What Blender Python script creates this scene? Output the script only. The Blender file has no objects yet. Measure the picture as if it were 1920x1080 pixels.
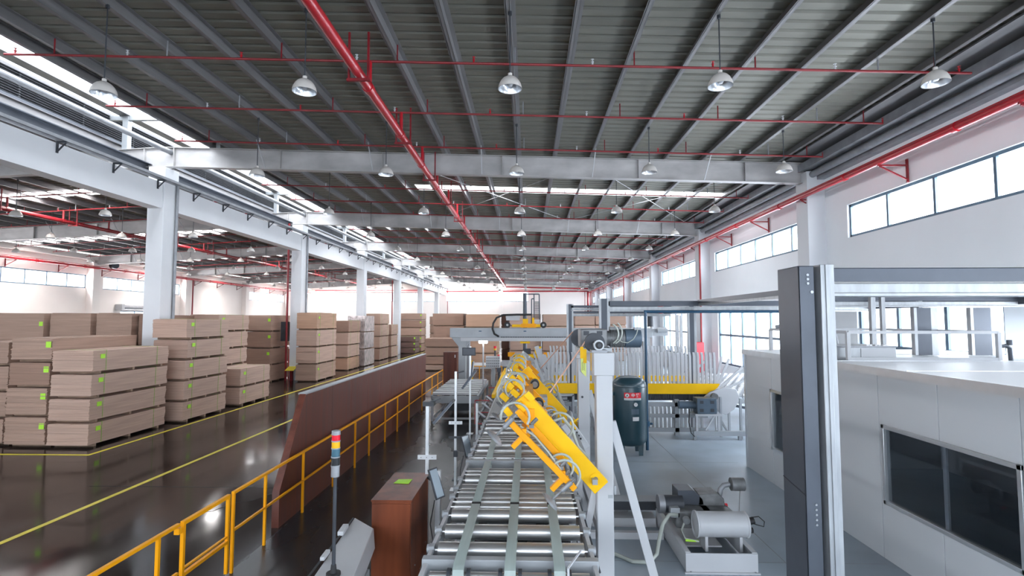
import bpy, bmesh, math, random
from mathutils import Vector, Matrix
random.seed(7)
S = bpy.context.scene
C = S.collection
PI = math.pi
R = math.radians
# ------------------------------------------------------------------ camera
cd = bpy.data.cameras.new('camera'); cam = bpy.data.objects.new('camera', cd); C.objects.link(cam)
cd.sensor_width = 36; cd.lens = 18.75; cd.clip_end = 400
cam.location = (0, 0, 3.4); cam.rotation_euler = (R(90 + 3.43), 0, R(1.72))
S.camera = cam
# ------------------------------------------------------------------ world, daylight, exposure
S.view_settings.view_transform = 'Standard'; S.view_settings.look = 'None'
S.view_settings.gamma = 1; S.view_settings.use_curve_mapping = False
S.view_settings.exposure = 1.25
S.cycles.use_denoising = True
S.cycles.max_bounces = 10; S.cycles.diffuse_bounces = 5; S.cycles.glossy_bounces = 4
S.cycles.transparent_max_bounces = 12; S.cycles.transmission_bounces = 6
S.cycles.sample_clamp_indirect = 6
S.cycles.caustics_reflective = False; S.cycles.caustics_refractive = False
W = bpy.data.worlds.new('sky'); S.world = W; W.use_nodes = True
bgn = W.node_tree.nodes['Background']; bgn.inputs[0].default_value = (.93, .97, 1, 1); bgn.inputs[1].default_value = 3.0
DAY = 11.0          # radiance of the daylight at the windows
def daylight(name, loc, rot, sx, sy, k=1.0, col=(.96, .98, 1)):
    l = bpy.data.lights.new(name, 'AREA'); l.shape = 'RECTANGLE'; l.size = sx; l.size_y = sy
    l.energy = DAY * k * sx * sy; l.color = col
    o = bpy.data.objects.new(name, l); o.location = loc; o.rotation_euler = rot; C.objects.link(o)
# ------------------------------------------------------------------ materials
def mat(name, col, rough=.5, metal=0., var=.12, sc=3., stretch=(1, 1, 1), bump=0., bsc=None, spec=.5, alpha=None, emit=None, es=0., coat=0., rvar=0.):
    m = bpy.data.materials.new(name); m.use_nodes = True; nt = m.node_tree; N = nt.nodes; L = nt.links
    b = N['Principled BSDF']; b.inputs['Roughness'].default_value = rough; b.inputs['Metallic'].default_value = metal
    b.inputs['Specular IOR Level'].default_value = spec; b.inputs['Coat Weight'].default_value = coat
    tc = N.new('ShaderNodeTexCoord'); mp = N.new('ShaderNodeMapping'); mp.inputs['Scale'].default_value = stretch
    L.new(tc.outputs['Object'], mp.inputs[0])
    nz = N.new('ShaderNodeTexNoise'); nz.inputs['Scale'].default_value = sc; nz.inputs['Detail'].default_value = 5
    L.new(mp.outputs[0], nz.inputs['Vector'])
    cr = N.new('ShaderNodeValToRGB'); cr.color_ramp.elements[0].position = .3; cr.color_ramp.elements[1].position = .7
    c0 = tuple(max(0, c * (1 - var)) for c in col) + (1,); c1 = tuple(min(1, c * (1 + var)) for c in col) + (1,)
    cr.color_ramp.elements[0].color = c0; cr.color_ramp.elements[1].color = c1
    L.new(nz.outputs[0], cr.inputs[0]); L.new(cr.outputs[0], b.inputs['Base Color'])
    if rvar:
        mr = N.new('ShaderNodeMapRange'); mr.inputs[1].default_value = .3; mr.inputs[2].default_value = .7
        mr.inputs[3].default_value = rough - rvar; mr.inputs[4].default_value = rough + rvar
        L.new(nz.outputs[0], mr.inputs[0]); L.new(mr.outputs[0], b.inputs['Roughness'])
    if bump:
        n2 = N.new('ShaderNodeTexNoise'); n2.inputs['Scale'].default_value = bsc or sc * 4; L.new(mp.outputs[0], n2.inputs['Vector'])
        bp = N.new('ShaderNodeBump'); bp.inputs['Strength'].default_value = bump; bp.inputs['Distance'].default_value = .01
        L.new(n2.outputs[0], bp.inputs['Height']); L.new(bp.outputs[0], b.inputs['Normal'])
    if alpha is not None: b.inputs['Alpha'].default_value = alpha
    if emit: b.inputs['Emission Color'].default_value = emit + (1,); b.inputs['Emission Strength'].default_value = es
    return m
M = {}
def mm(k, *a, **kw): M[k] = mat(k, *a, **kw); return M[k]
mm('white_wall', (.87, .90, .92), .8, var=.03, sc=.4)
mm('haze_tinted_wall', (.95, .885, .84), .8, var=.04, sc=.3)  # warm pinkish haze of the side hall put into the wall colour
mm('column_paint', (.70, .71, .73), .7, var=.04, sc=.8)
mm('roof_sheet', (.19, .185, .155), .55, metal=.2, var=.10, sc=.6, stretch=(1, 4, 1))
mm('purlin', (.21, .205, .21), .45, metal=.35, var=.15, sc=2, stretch=(3, .3, 3))
mm('girder', (.47, .455, .45), .55, metal=.25, var=.2, sc=.9, stretch=(1, 1, 2))
mm('red_branch', (.22, .008, .013), .4, var=.15, sc=4)
mm('red_pipe', (.42, .008, .018), .35, var=.15, sc=4, coat=.3)
mm('dark_red', (.20, .008, .014), .45, var=.2, sc=4)
mm('grey_metal', (.30, .31, .33), .5, metal=.4, var=.15)
mm('dark_metal', (.045, .05, .06), .5, metal=.2, var=.2)
mm('charcoal', (.075, .085, .105), .42, metal=.3, var=.12, sc=2)
mm('galvanised', (.36, .375, .39), .42, metal=.5, var=.14, sc=3, stretch=(4, 4, .8))
mm('steel', (.66, .66, .66), .36, metal=.9, var=.04, sc=2)
mm('machine_white', (.51, .52, .54), .42, var=.04, sc=2)
mm('machine_grey', (.36, .38, .40), .45, metal=.2, var=.08, sc=2)
mm('motor_grey', (.20, .205, .21), .5, metal=.3, var=.3, sc=6)
mm('motor_blue', (.085, .12, .16), .45, metal=.2, var=.12)
mm('yellow', (.93, .53, .002), .45, var=.04, sc=3, spec=.25)
mm('amber', (.90, .37, .004), .45, var=.05, sc=3, spec=.25)
mm('tag_green', (.42, .80, .04), .5, var=.08, sc=8)
mm('strap', (.22, .45, .05), .5, var=.1, sc=8)
mm('rubber', (.018, .018, .02), .6, var=.2)
mm('belt', (.36, .43, .41), .5, var=.12, sc=2, stretch=(6, .5, 1))
mm('hose', (.42, .45, .41), .25, var=.1, sc=5)
mm('rope', (.75, .45, .33), .7, var=.1, sc=20)
mm('tank', (.018, .055, .075), .32, var=.1, sc=2, coat=.2)
mm('blue_pipe', (.012, .07, .14), .35, var=.1)
mm('wood_brown', (.115, .034, .022), .36, var=.3, sc=3.5, stretch=(1.5, 3.5, .12), spec=.22, rvar=.06)
mm('cabinet_brown', (.15, .040, .017), .36, var=.35, sc=6, stretch=(1, 1, .1), spec=.25)
mm('booth_white', (.65, .67, .69), .45, var=.02, sc=.5)
mm('aluminium', (.66, .68, .70), .32, metal=.7, var=.06, sc=4)
mm('dark_frame', (.10, .16, .22), .4, metal=.3, var=.08)
mm('lamp_shade', (.56, .53, .50), .4, var=.05, sc=8)
mm('lamp_inside', (.70, .72, .75), .2, metal=.5, var=.05, sc=8)
mm('bulb', (.8, .82, .85), .15, var=.02)
mm('line_yellow', (.62, .50, .03), .45, var=.15, sc=6)
mm('signal_red', (.75, .01, .03), .25, var=.03)
mm('signal_amber', (.85, .45, .01), .25, var=.03)
mm('signal_blue', (.05, .13, .18), .25, var=.03)
mm('signal_dark', (.02, .022, .025), .25, var=.03)
mm('sign_red', (.75, .015, .03), .4, var=.03)
mm('paper', (.8, .8, .8), .6, var=.03)
mm('ink', (.02, .02, .02), .6, var=.02)
mm('poster_red', (.50, .035, .05), .5, var=.05)
mm('note', (.70, .78, .22), .6, var=.06, sc=10)
mm('film', (.45, .38, .36), .12, metal=.35, var=.5, sc=5, stretch=(1, 1, .6), bump=.9, bsc=9)
mm('batten', (.30, .20, .14), .8, var=.2)
mm('screen', (.16, .17, .19), .2, var=.05)
mm('tablet', (.35, .42, .48), .2, var=.05)
mm('lit_panel', (1, 1, 1), .5, emit=(1, 1, 1), es=9)
def board_mat(name, col):
    m = mat(name, col, .75, var=.13, sc=1.2, stretch=(.7, .7, 26)); return m
BM = [board_mat('board_a', (.42, .28, .215)), board_mat('board_b', (.52, .36, .285)), board_mat('board_c', (.34, .21, .155)), board_mat('board_dark', (.15, .085, .07)), board_mat('board_warm', (.50, .31, .21))]
def glass_mat(name, tint, transp, rough=.02):
    m = bpy.data.materials.new(name); m.use_nodes = True; nt = m.node_tree; N = nt.nodes; L = nt.links
    N.remove(N['Principled BSDF']); out = N['Material Output']
    t = N.new('ShaderNodeBsdfTransparent'); t.inputs[0].default_value = tint + (1,)
    g = N.new('ShaderNodeBsdfGlossy'); g.inputs[1].default_value = rough
    lw = N.new('ShaderNodeLayerWeight'); lw.inputs[0].default_value = .5
    pw = N.new('ShaderNodeMath'); pw.operation = 'POWER'; L.new(lw.outputs['Facing'], pw.inputs[0]); pw.inputs[1].default_value = 4
    fr = N.new('ShaderNodeMath'); fr.operation = 'MULTIPLY_ADD'; L.new(pw.outputs[0], fr.inputs[0]); fr.inputs[1].default_value = .5; fr.inputs[2].default_value = .05
    mx = N.new('ShaderNodeMixShader'); L.new(fr.outputs[0], mx.inputs[0]); L.new(t.outputs[0], mx.inputs[1]); L.new(g.outputs[0], mx.inputs[2])
    L.new(mx.outputs[0], out.inputs[0]); M[name] = m
glass_mat('clear_glass', (.93, .96, 1.0), .9)
glass_mat('booth_glass', (.80, .83, .86), .3)
def translucent(name):
    m = bpy.data.materials.new(name); m.use_nodes = True; nt = m.node_tree; N = nt.nodes; L = nt.links
    N.remove(N['Principled BSDF']); out = N['Material Output']
    t = N.new('ShaderNodeBsdfTransparent'); t.inputs[0].default_value = (.97, .98, 1, 1)
    g = N.new('ShaderNodeBsdfTranslucent'); g.inputs[0].default_value = (.9, .92, .95, 1)
    mx = N.new('ShaderNodeMixShader'); mx.inputs[0].default_value = .45; L.new(t.outputs[0], mx.inputs[1]); L.new(g.outputs[0], mx.inputs[2])
    L.new(mx.outputs[0], out.inputs[0]); M[name] = m
translucent('skylight')
def floor_mat():
    m = bpy.data.materials.new('floor_paint'); m.use_nodes = True; nt = m.node_tree; N = nt.nodes; L = nt.links
    b = N['Principled BSDF']; tc = N.new('ShaderNodeTexCoord'); sx = N.new('ShaderNodeSeparateXYZ'); L.new(tc.outputs['Object'], sx.inputs[0])
    def noise(sc, det=6, st=(1, 1, 1)):
        mp = N.new('ShaderNodeMapping'); mp.inputs['Scale'].default_value = st; L.new(tc.outputs['Object'], mp.inputs[0])
        n = N.new('ShaderNodeTexNoise'); n.inputs['Scale'].default_value = sc; n.inputs['Detail'].default_value = det; L.new(mp.outputs[0], n.inputs['Vector']); return n
    def ramp(n, p0, c0, p1, c1):
        r = N.new('ShaderNodeValToRGB'); r.color_ramp.elements[0].position = p0; r.color_ramp.elements[1].position = p1
        r.color_ramp.elements[0].color = c0 + (1,); r.color_ramp.elements[1].color = c1 + (1,); L.new(n.outputs[0], r.inputs[0]); return r
    def step(x, w=.01):
        r = N.new('ShaderNodeMapRange'); r.inputs[1].default_value = x - w; r.inputs[2].default_value = x + w; L.new(sx.outputs[0], r.inputs[0]); return r
    brown = ramp(noise(.35), .35, (.010, .008, .0075), .7, (.030, .024, .022))
    black = ramp(noise(.8), .3, (.005, .006, .008), .7, (.014, .016, .019))
    blue = ramp(noise(.45), .3, (.26, .30, .34), .7, (.43, .52, .60))
    m1 = N.new('ShaderNodeMixRGB'); L.new(step(-4.05).outputs[0], m1.inputs[0]); L.new(brown.outputs[0], m1.inputs[1]); L.new(black.outputs[0], m1.inputs[2])
    m2 = N.new('ShaderNodeMixRGB'); L.new(step(.75, .02).outputs[0], m2.inputs[0]); L.new(m1.outputs[0], m2.inputs[1]); L.new(blue.outputs[0], m2.inputs[2])
    L.new(m2.outputs[0], b.inputs['Base Color'])
    rr = N.new('ShaderNodeMapRange'); rr.inputs[1].default_value = .35; rr.inputs[2].default_value = .7; rr.inputs[3].default_value = .05; rr.inputs[4].default_value = .22
    L.new(noise(.7, 8, (1, .4, 1)).outputs[0], rr.inputs[0]); 
    ad = N.new('ShaderNodeMath'); ad.operation = 'MULTIPLY_ADD'; L.new(step(.75, .02).outputs[0], ad.inputs[0]); ad.inputs[1].default_value = .10; L.new(rr.outputs[0], ad.inputs[2])
    ad2 = N.new('ShaderNodeMath'); ad2.operation = 'MULTIPLY_ADD'; L.new(step(-4.05).outputs[0], ad2.inputs[0]); ad2.inputs[1].default_value = .14; L.new(ad.outputs[0], ad2.inputs[2])
    L.new(ad2.outputs[0], b.inputs['Roughness'])
    n3 = noise(2.2, 4); bp = N.new('ShaderNodeBump'); bp.inputs['Strength'].default_value = .03; bp.inputs['Distance'].default_value = .02
    L.new(n3.outputs[0], bp.inputs['Height']); L.new(bp.outputs[0], b.inputs['Normal'])
    b.inputs['Specular IOR Level'].default_value = .32
    M['floor'] = m
floor_mat()
# ------------------------------------------------------------------ mesh builder
ORG = {}          # world origin of every object made here
class MB:
    def __init__(s): s.v = []; s.f = []; s.mi = []; s.cur = 0
    def add(s, vs, fs):
        n = len(s.v); s.v += [tuple(v) for v in vs]; s.f += [tuple(i + n for i in f) for f in fs]; s.mi += [s.cur] * len(fs); return s
    def box(s, x0, x1, y0, y1, z0, z1):
        return s.add([(x0, y0, z0), (x1, y0, z0), (x1, y1, z0), (x0, y1, z0), (x0, y0, z1), (x1, y0, z1), (x1, y1, z1), (x0, y1, z1)],
                     [(0, 3, 2, 1), (4, 5, 6, 7), (0, 1, 5, 4), (1, 2, 6, 5), (2, 3, 7, 6), (3, 0, 4, 7)])
    def bar(s, p, q, w, h, up=(0, 0, 1)):
        p = Vector(p); q = Vector(q); d = (q - p).normalized(); u = Vector(up)
        if abs(d.dot(u)) > .99: u = Vector((0, 1, 0))
        a = d.cross(u).normalized() * w / 2; b = a.cross(d).normalized() * h / 2
        vs = [p - a - b, p + a - b, p + a + b, p - a + b, q - a - b, q + a - b, q + a + b, q - a + b]
        return s.add(vs, [(0, 3, 2, 1), (4, 5, 6, 7), (0, 1, 5, 4), (1, 2, 6, 5), (2, 3, 7, 6), (3, 0, 4, 7)])
    def cyl(s, p, q, r, n=12, r2=None, cap=True):
        p = Vector(p); q = Vector(q); d = (q - p).normalized(); u = Vector((0, 0, 1)) if abs(d.z) < .9 else Vector((1, 0, 0))
        a = d.cross(u).normalized(); b = a.cross(d).normalized(); r2 = r if r2 is None else r2
        vs = []
        for (c, rr) in ((p, r), (q, r2)):
            for i in range(n):
                t = 2 * PI * i / n; vs.append(c + a * math.cos(t) * rr + b * math.sin(t) * rr)
        fs = [(i, i + n, (i + 1) % n + n, (i + 1) % n) for i in range(n)]
        if cap: fs += [tuple(range(n)), tuple(range(2 * n - 1, n - 1, -1))]
        return s.add(vs, fs)
    def tube(s, pts, r, n=8):
        pts = [Vector(p) for p in pts]; rings = []; prev = None
        for i, p in enumerate(pts):
            d = (pts[min(i + 1, len(pts) - 1)] - pts[max(i - 1, 0)]).normalized()
            if prev is None:
                u = Vector((0, 0, 1)) if abs(d.z) < .9 else Vector((1, 0, 0)); a = d.cross(u).normalized()
            else: a = (prev - d * prev.dot(d)).normalized()
            prev = a; b = d.cross(a)
            rings.append([p + a * math.cos(2 * PI * k / n) * r + b * math.sin(2 * PI * k / n) * r for k in range(n)])
        vs = [v for g in rings for v in g]; fs = []
        for i in range(len(pts) - 1):
            for k in range(n):
                fs.append((i * n + k, i * n + (k + 1) % n, (i + 1) * n + (k + 1) % n, (i + 1) * n + k))
        fs += [tuple(range(n - 1, -1, -1)), tuple((len(pts) - 1) * n + k for k in range(n))]
        return s.add(vs, fs)
    def lathe(s, c, prof, n=24, axis='z'):
        c = Vector(c); vs = []
        for (r, h) in prof:
            for k in range(n):
                t = 2 * PI * k / n; x, y = r * math.cos(t), r * math.sin(t)
                vs.append(c + (Vector((x, y, h)) if axis == 'z' else Vector((h, x, y)) if axis == 'x' else Vector((x, h, -y))))
        fs = []
        for i in range(len(prof) - 1):
            for k in range(n): fs.append((i * n + k, i * n + (k + 1) % n, (i + 1) * n + (k + 1) % n, (i + 1) * n + k))
        return s.add(vs, fs)
    def prism(s, poly, a0, a1, axis='y'):      # poly of (u, v); axis y: (x, z), axis x: (y, z), axis z: (x, y)
        f = {'y': lambda u, v, a: (u, a, v), 'x': lambda u, v, a: (a, u, v), 'z': lambda u, v, a: (u, v, a)}[axis]
        n = len(poly); vs = [f(u, v, a0) for u, v in poly] + [f(u, v, a1) for u, v in poly]
        return s.add(vs, [tuple(range(n)), tuple(range(2 * n - 1, n - 1, -1))] + [(i, (i + 1) % n + 0, (i + 1) % n + n, i + n) for i in range(n)])
    def build(s, name, m, parent=None, org=None, bevel=0., smooth=True):
        if parent is not None: o0 = Vector(ORG[parent])
        elif org is not None: o0 = Vector(org)
        else:
            xs = [v[0] for v in s.v]; ys = [v[1] for v in s.v]; zs = [v[2] for v in s.v]
            o0 = Vector(((min(xs) + max(xs)) / 2, (min(ys) + max(ys)) / 2, min(zs)))
        me = bpy.data.meshes.new(name); me.from_pydata([(v[0] - o0.x, v[1] - o0.y, v[2] - o0.z) for v in s.v], [], s.f)
        for x in (m if isinstance(m, (list, tuple)) else [m]): me.materials.append(M[x] if isinstance(x, str) else x)
        if len(me.materials) > 1: me.polygons.foreach_set('material_index', s.mi)
        bm = bmesh.new(); bm.from_mesh(me); bmesh.ops.recalc_face_normals(bm, faces=bm.faces); bm.to_mesh(me); bm.free()
        if smooth:
            me.polygons.foreach_set('use_smooth', [True] * len(me.polygons)); me.set_sharp_from_angle(angle=R(35))
        o = bpy.data.objects.new(name, me); C.objects.link(o)
        if parent is not None: o.parent = parent; ORG[o] = o0
        else: o.location = o0; ORG[o] = o0
        if bevel:
            b = o.modifiers.new('edge', 'BEVEL'); b.width = bevel; b.segments = 2; b.limit_method = 'ANGLE'; b.angle_limit = R(40)
        return o
def tag(o, label=None, cat=None, group=None, kind=None):
    if label: o['label'] = label
    if cat: o['category'] = cat
    if group: o['group'] = group
    if kind: o['kind'] = kind
    return o
def empty(name, loc, label=None, cat=None, group=None, kind=None):
    o = bpy.data.objects.new(name, None); C.objects.link(o); o.location = loc; o.empty_display_size = .2; ORG[o] = Vector(loc)
    return tag(o, label, cat, group, kind)
def copy_tree(o, loc, label=None):
    c = o.copy(); C.objects.link(c); c.location = loc; ORG[c] = Vector(loc)
    if label: c['label'] = label
    def kids(src, dst):
        for ch in list(src.children):
            d = ch.copy(); C.objects.link(d); d.parent = dst; kids(ch, d)
    kids(o, c)
    return c
def dup(o, loc):                # copy of a part, inside the same parent, moved by loc
    c = o.copy(); C.objects.link(c); c.location = Vector(o.location) + Vector(loc); return c
def struct(mb, name, m, parent=None, **k):
    o = mb.build(name, m, parent, **k)
    if parent is None: o['kind'] = 'structure'
    return o
ORD = ['first', 'second', 'third', 'fourth', 'fifth', 'sixth', 'seventh', 'eighth', 'ninth', 'tenth', 'eleventh', 'twelfth', 'thirteenth', 'fourteenth', 'fifteenth', 'sixteenth', 'seventeenth', 'eighteenth', 'nineteenth', 'twentieth', 'twenty-first', 'twenty-second', 'twenty-third', 'twenty-fourth', 'twenty-fifth', 'twenty-sixth', 'twenty-seventh', 'twenty-eighth']
# ------------------------------------------------------------------ the building
Y0, Y1 = -8.0, 84.5
XR, XL = 10.15, -35.3
COLY = [7.1 + 11.6 * k for k in range(0, 7)]         # column lines
RIDGE = -13.2
def TOP(x): return 9.2 - .035 * x if x > RIDGE else 9.66 - .05 * (RIDGE - x)     # top of the roof beams
fl = MB().box(XL, XR, Y0, Y1, -.3, 0); f = struct(fl, 'floor', 'floor', org=(0, 0, 0))
# painted lines on the floor
def line(x0, x1, y0, y1, label):
    o = MB().box(x0, x1, y0, y1, 0, .004).build('floor_line', 'line_yellow'); tag(o, label, 'floor line', kind='structure'); return o
line(-8.1, -8.0, -2, 60, 'yellow line painted along the middle of the dark aisle')
line(-11.13, -11.03, 13.4, 78, 'yellow line painted along the foot of the board stacks')
line(-26, -11.03, 13.3, 13.4, 'yellow line painted across the front of the board stacks')
cr = MB(); pts = [(-5.9, 9.2), (-5.75, 9.5), (-5.62, 9.55), (-5.5, 9.95), (-5.2, 10.15), (-5.05, 10.5), (-4.7, 10.8), (-4.35, 10.95)]
for a, b in zip(pts, pts[1:]): cr.bar((a[0], a[1], .0015), (b[0], b[1], .0015), .014, .002)
cr.bar((-9, 10.9, .0015), (-4.25, 10.9, .0015), .01, .002)
tag(cr.build('floor_crack', 'rubber'), kind='structure')
jt = MB()
for yy in (7.8, 13.1, 18.8): jt.box(.9, 5.0, yy, yy + .012, 0, .002)
jt.box(3.6, 3.612, 5.6, 16, 0, .002); tag(jt.build('floor_joint', 'grey_metal'), kind='structure')

def wall_panels(name, fixed, y0, y1, holes, m, axis='x', th=.25, ztop=9.7, out=1):
    """wall at x=fixed (axis x) running along y, or y=fixed (axis y) running along x; holes are (a0, a1, z0, z1)"""
    mb = MB(); zs = sorted({0, ztop} | {h[2] for h in holes} | {h[3] for h in holes})
    a, b = (fixed, fixed + out * th) if out > 0 else (fixed - th, fixed)
    for z0, z1 in zip(zs, zs[1:]):
        hs = sorted([h for h in holes if h[2] <= z0 and h[3] >= z1]); c = y0
        for h in hs + [(y1, y1, 0, 0)]:
            if h[0] > c + 1e-4:
                if axis == 'x': mb.box(a, b, c, h[0], z0, z1)
                else: mb.box(c, h[0], a, b, z0, z1)
            c = max(c, h[1])
    return struct(mb, name, m)
WN = [0]
def window(fixed, a0, a1, z0, z1, n, rows=(), axis='x', out=1, frame='dark_frame', fw=.08, k=1.0, col=(.96, .98, 1)):
    WN[0] += 1; nm = 'window_%d' % WN[0]
    root = empty(nm, (fixed, (a0 + a1) / 2, z0) if axis == 'x' else ((a0 + a1) / 2, fixed, z0), kind='structure')
    c0, c1 = fixed + out * .08, fixed + out * .15
    lo, hi = min(c0, c1), max(c0, c1)
    def bx(p0, p1, q0, q1, e=0.):
        mb = MB(); return mb.box(lo - e, hi + e, p0, p1, q0, q1) if axis == 'x' else mb.box(p0, p1, lo - e, hi + e, q0, q1)
    fr = MB()
    for (p0, p1, q0, q1) in ((a0, a1, z0, z0 + fw), (a0, a1, z1 - fw, z1), (a0, a0 + fw, z0, z1), (a1 - fw, a1, z0, z1)):
        t = bx(p0, p1, q0, q1, .01); fr.add(t.v, t.f)
    fr.build('frame', frame, root)
    w = (a1 - a0) / n; zz = [z0] + list(rows) + [z1]
    for i in range(1, n): bx(a0 + i * w - fw / 2, a0 + i * w + fw / 2, z0 + fw, z1 - fw).build('mullion', frame, root)
    for r in rows: bx(a0 + fw, a1 - fw, r - fw / 2, r + fw / 2, .004).build('transom', frame, root)
    mid = (lo + hi) / 2
    for i in range(n):
        for q0, q1 in zip(zz, zz[1:]):
            mb = MB()
            if axis == 'x': mb.box(mid - .004, mid + .004, a0 + i * w + fw / 2, a0 + (i + 1) * w - fw / 2, q0 + fw / 2, q1 - fw / 2)
            else: mb.box(a0 + i * w + fw / 2, a0 + (i + 1) * w - fw / 2, mid - .004, mid + .004, q0 + fw / 2, q1 - fw / 2)
            mb.build('pane', 'clear_glass', root, smooth=False)
    am, zm = (a0 + a1) / 2, (z0 + z1) / 2; e = fixed + out * .30
    if axis == 'x': daylight('daylight_%d' % WN[0], (e, am, zm), (0, R(90) if out > 0 else R(-90), 0), z1 - z0 + .3, a1 - a0 + .3, k, col)
    else: daylight('daylight_%d' % WN[0], (am, e, zm), (R(-90) if out > 0 else R(90), 0, 0), a1 - a0 + .3, z1 - z0 + .3, k, col)
# right wall
UP = [(-5.2, 5.3, 6), (6.54, 17.1, 6)] + [(c + .5, c + 10.5, 6) for c in COLY[1:-1]] + [(77.3, 83.6, 4)]
LO = [(-4.5, 4.8, 5), (7.0, 10.9, 2), (11.7, 16.8, 3)] + [(c + 1.2, c + 10.2, 6) for c in COLY[1:-1]] + [(77.8, 83.0, 3)]
holes = [(a, b, 6.0, 7.05) for a, b, n in UP] + [(a, b, 1.1, 3.9) for a, b, n in LO]
wall_panels('wall_right', XR, Y0, Y1, holes, 'white_wall', ztop=8.9)
for a, b, n in UP: window(XR, a, b, 6.0, 7.05, n, k=1.5)
for a, b, n in LO: window(XR, a, b, 1.1, 3.9, n, rows=(2.62,), fw=.10, k=.95)
# left wall
UL = [(-4, 6.2, 6), (8.1, 18.1, 6), (19.6, 29.8, 6), (31.2, 41.5, 6), (43.2, 53.0, 6), (66.3, 76.0, 6), (77.8, 83.5, 3)]
holes = [(a, b, 5.93, 7.0) for a, b, n in UL] + [(45.2, 48.8, 0, 4.2)]
wall_panels('wall_left', XL, Y0, Y1, holes, 'haze_tinted_wall', out=-1, ztop=8.5)
WARM = (1, .93, .88)
for a, b, n in UL: window(XL, a, b, 5.93, 7.0, n, out=-1, k=3.0, col=WARM)
window(XL, 45.2, 48.8, .05, 4.2, 2, out=-1, k=1.2, col=WARM)
sb = empty('shutter_box', (XL + .3, 47, 4.25), 'grey roller shutter box above the doorway in the haze-tinted wall', 'shutter')
MB().cyl((XL + .3, 44.9, 4.5), (XL + .3, 49.1, 4.5), .2, 14).build('shutter_roll', 'grey_metal', sb)
for ya, yb in ((44.6, 44.9), (49.1, 49.3)): MB().box(XL + .01, XL + .6, ya, yb, 4.25, 4.75).build('end_plate', 'machine_white', sb)
# far wall and near wall
FW = [(-34.3, -26.3, 5), (-25.2, -14.3, 6), (-13.0, -4.7, 5), (-3.75, .1, 2)]
wall_panels('wall_far', Y1, XL, XR, [(a, b, 6.3, 7.75) for a, b, n in FW], 'haze_tinted_wall', axis='y', ztop=9.9)
for a, b, n in FW: window(Y1, a, b, 6.3, 7.75, n, axis='y', k=4.0, col=WARM)
FILLW = [(-33, -24, 5), (-22, -14.3, 5), (-12, -3, 5), (-1.5, 8.5, 5)]
wall_panels('wall_near', Y0, XL, XR, [(a, b, 1.5, 7.3) for a, b, n in FILLW], 'white_wall', axis='y', out=-1, ztop=9.9)
for a, b, n in FILLW: window(Y0, a, b, 1.5, 7.3, n, rows=(4.2,), axis='y', out=-1, k=.2)  # unseen windows added behind the camera as fill light
# columns
ci = 0
for y in [-4.5] + COLY:
    ci += 1
    struct(MB().box(-13.5, -12.9, y - .38, y + .38, 0, 8.85), 'column', 'column_paint', bevel=.015)
    struct(MB().box(9.55, XR + .02, y - .38, y + .38, 0, 8.5), 'column', 'column_paint', bevel=.015)
    struct(MB().box(XL - .02, XL + .55, y - .38, y + .38, 0, 8.0), 'column', 'haze_tinted_wall', bevel=.015)
for x in (-26.0, -4.3, ): struct(MB().box(x - .35, x + .35, Y1 - .5, Y1 + .02, 0, 9.3), 'column', 'haze_tinted_wall')
struct(MB().box(-13.45, -12.95, Y0, Y1, 7.35, 8.26), 'concrete_beam', 'column_paint')
# long steel members along the valley of the two halls
struct(MB().box(-13.85, -13.8, Y0, Y1, 8.74, 9.02).box(-13.95, -13.65, Y0, Y1, 8.72, 8.74).box(-13.95, -13.65, Y0, Y1, 9.02, 9.05), 'steel_edge_beam', 'charcoal')
struct(MB().cyl((-12.95, Y0, 9.47), (-12.95, Y1, 9.47), .09, 12), 'tie_beam', 'grey_metal')
tr = empty('cable_tray', (-12.75, 30, 8.3), 'long grey cable tray on brackets along the white concrete beam', 'cable tray')
MB().box(-12.93, -12.68, Y0, Y1, 8.30, 8.31).box(-12.69, -12.68, Y0, Y1, 8.30, 8.40).box(-12.93, -12.92, Y0, Y1, 8.30, 8.40).build('tray', 'grey_metal', tr)
b0 = MB().box(-12.95, -12.65, 4.0, 4.05, 8.26, 8.30).box(-12.95, -12.91, 4.0, 4.05, 7.98, 8.30).bar((-12.93, 4.025, 8.02), (-12.68, 4.025, 8.27), .03, .03).build('bracket', 'dark_metal', tr)
for k in range(1, 40): dup(b0, (0, k * 2.0, 0))
# downpipe and conduit on the white columns
for y, w in ((18.7, 'first'), (30.3, 'second')):
    o = MB().cyl((-12.84, y + .25, 0), (-12.84, y + .25, 8.3), .05, 10).build('downpipe', 'grey_metal'); tag(o, 'grey downpipe running up the %s white column' % w, 'pipe')
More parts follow.
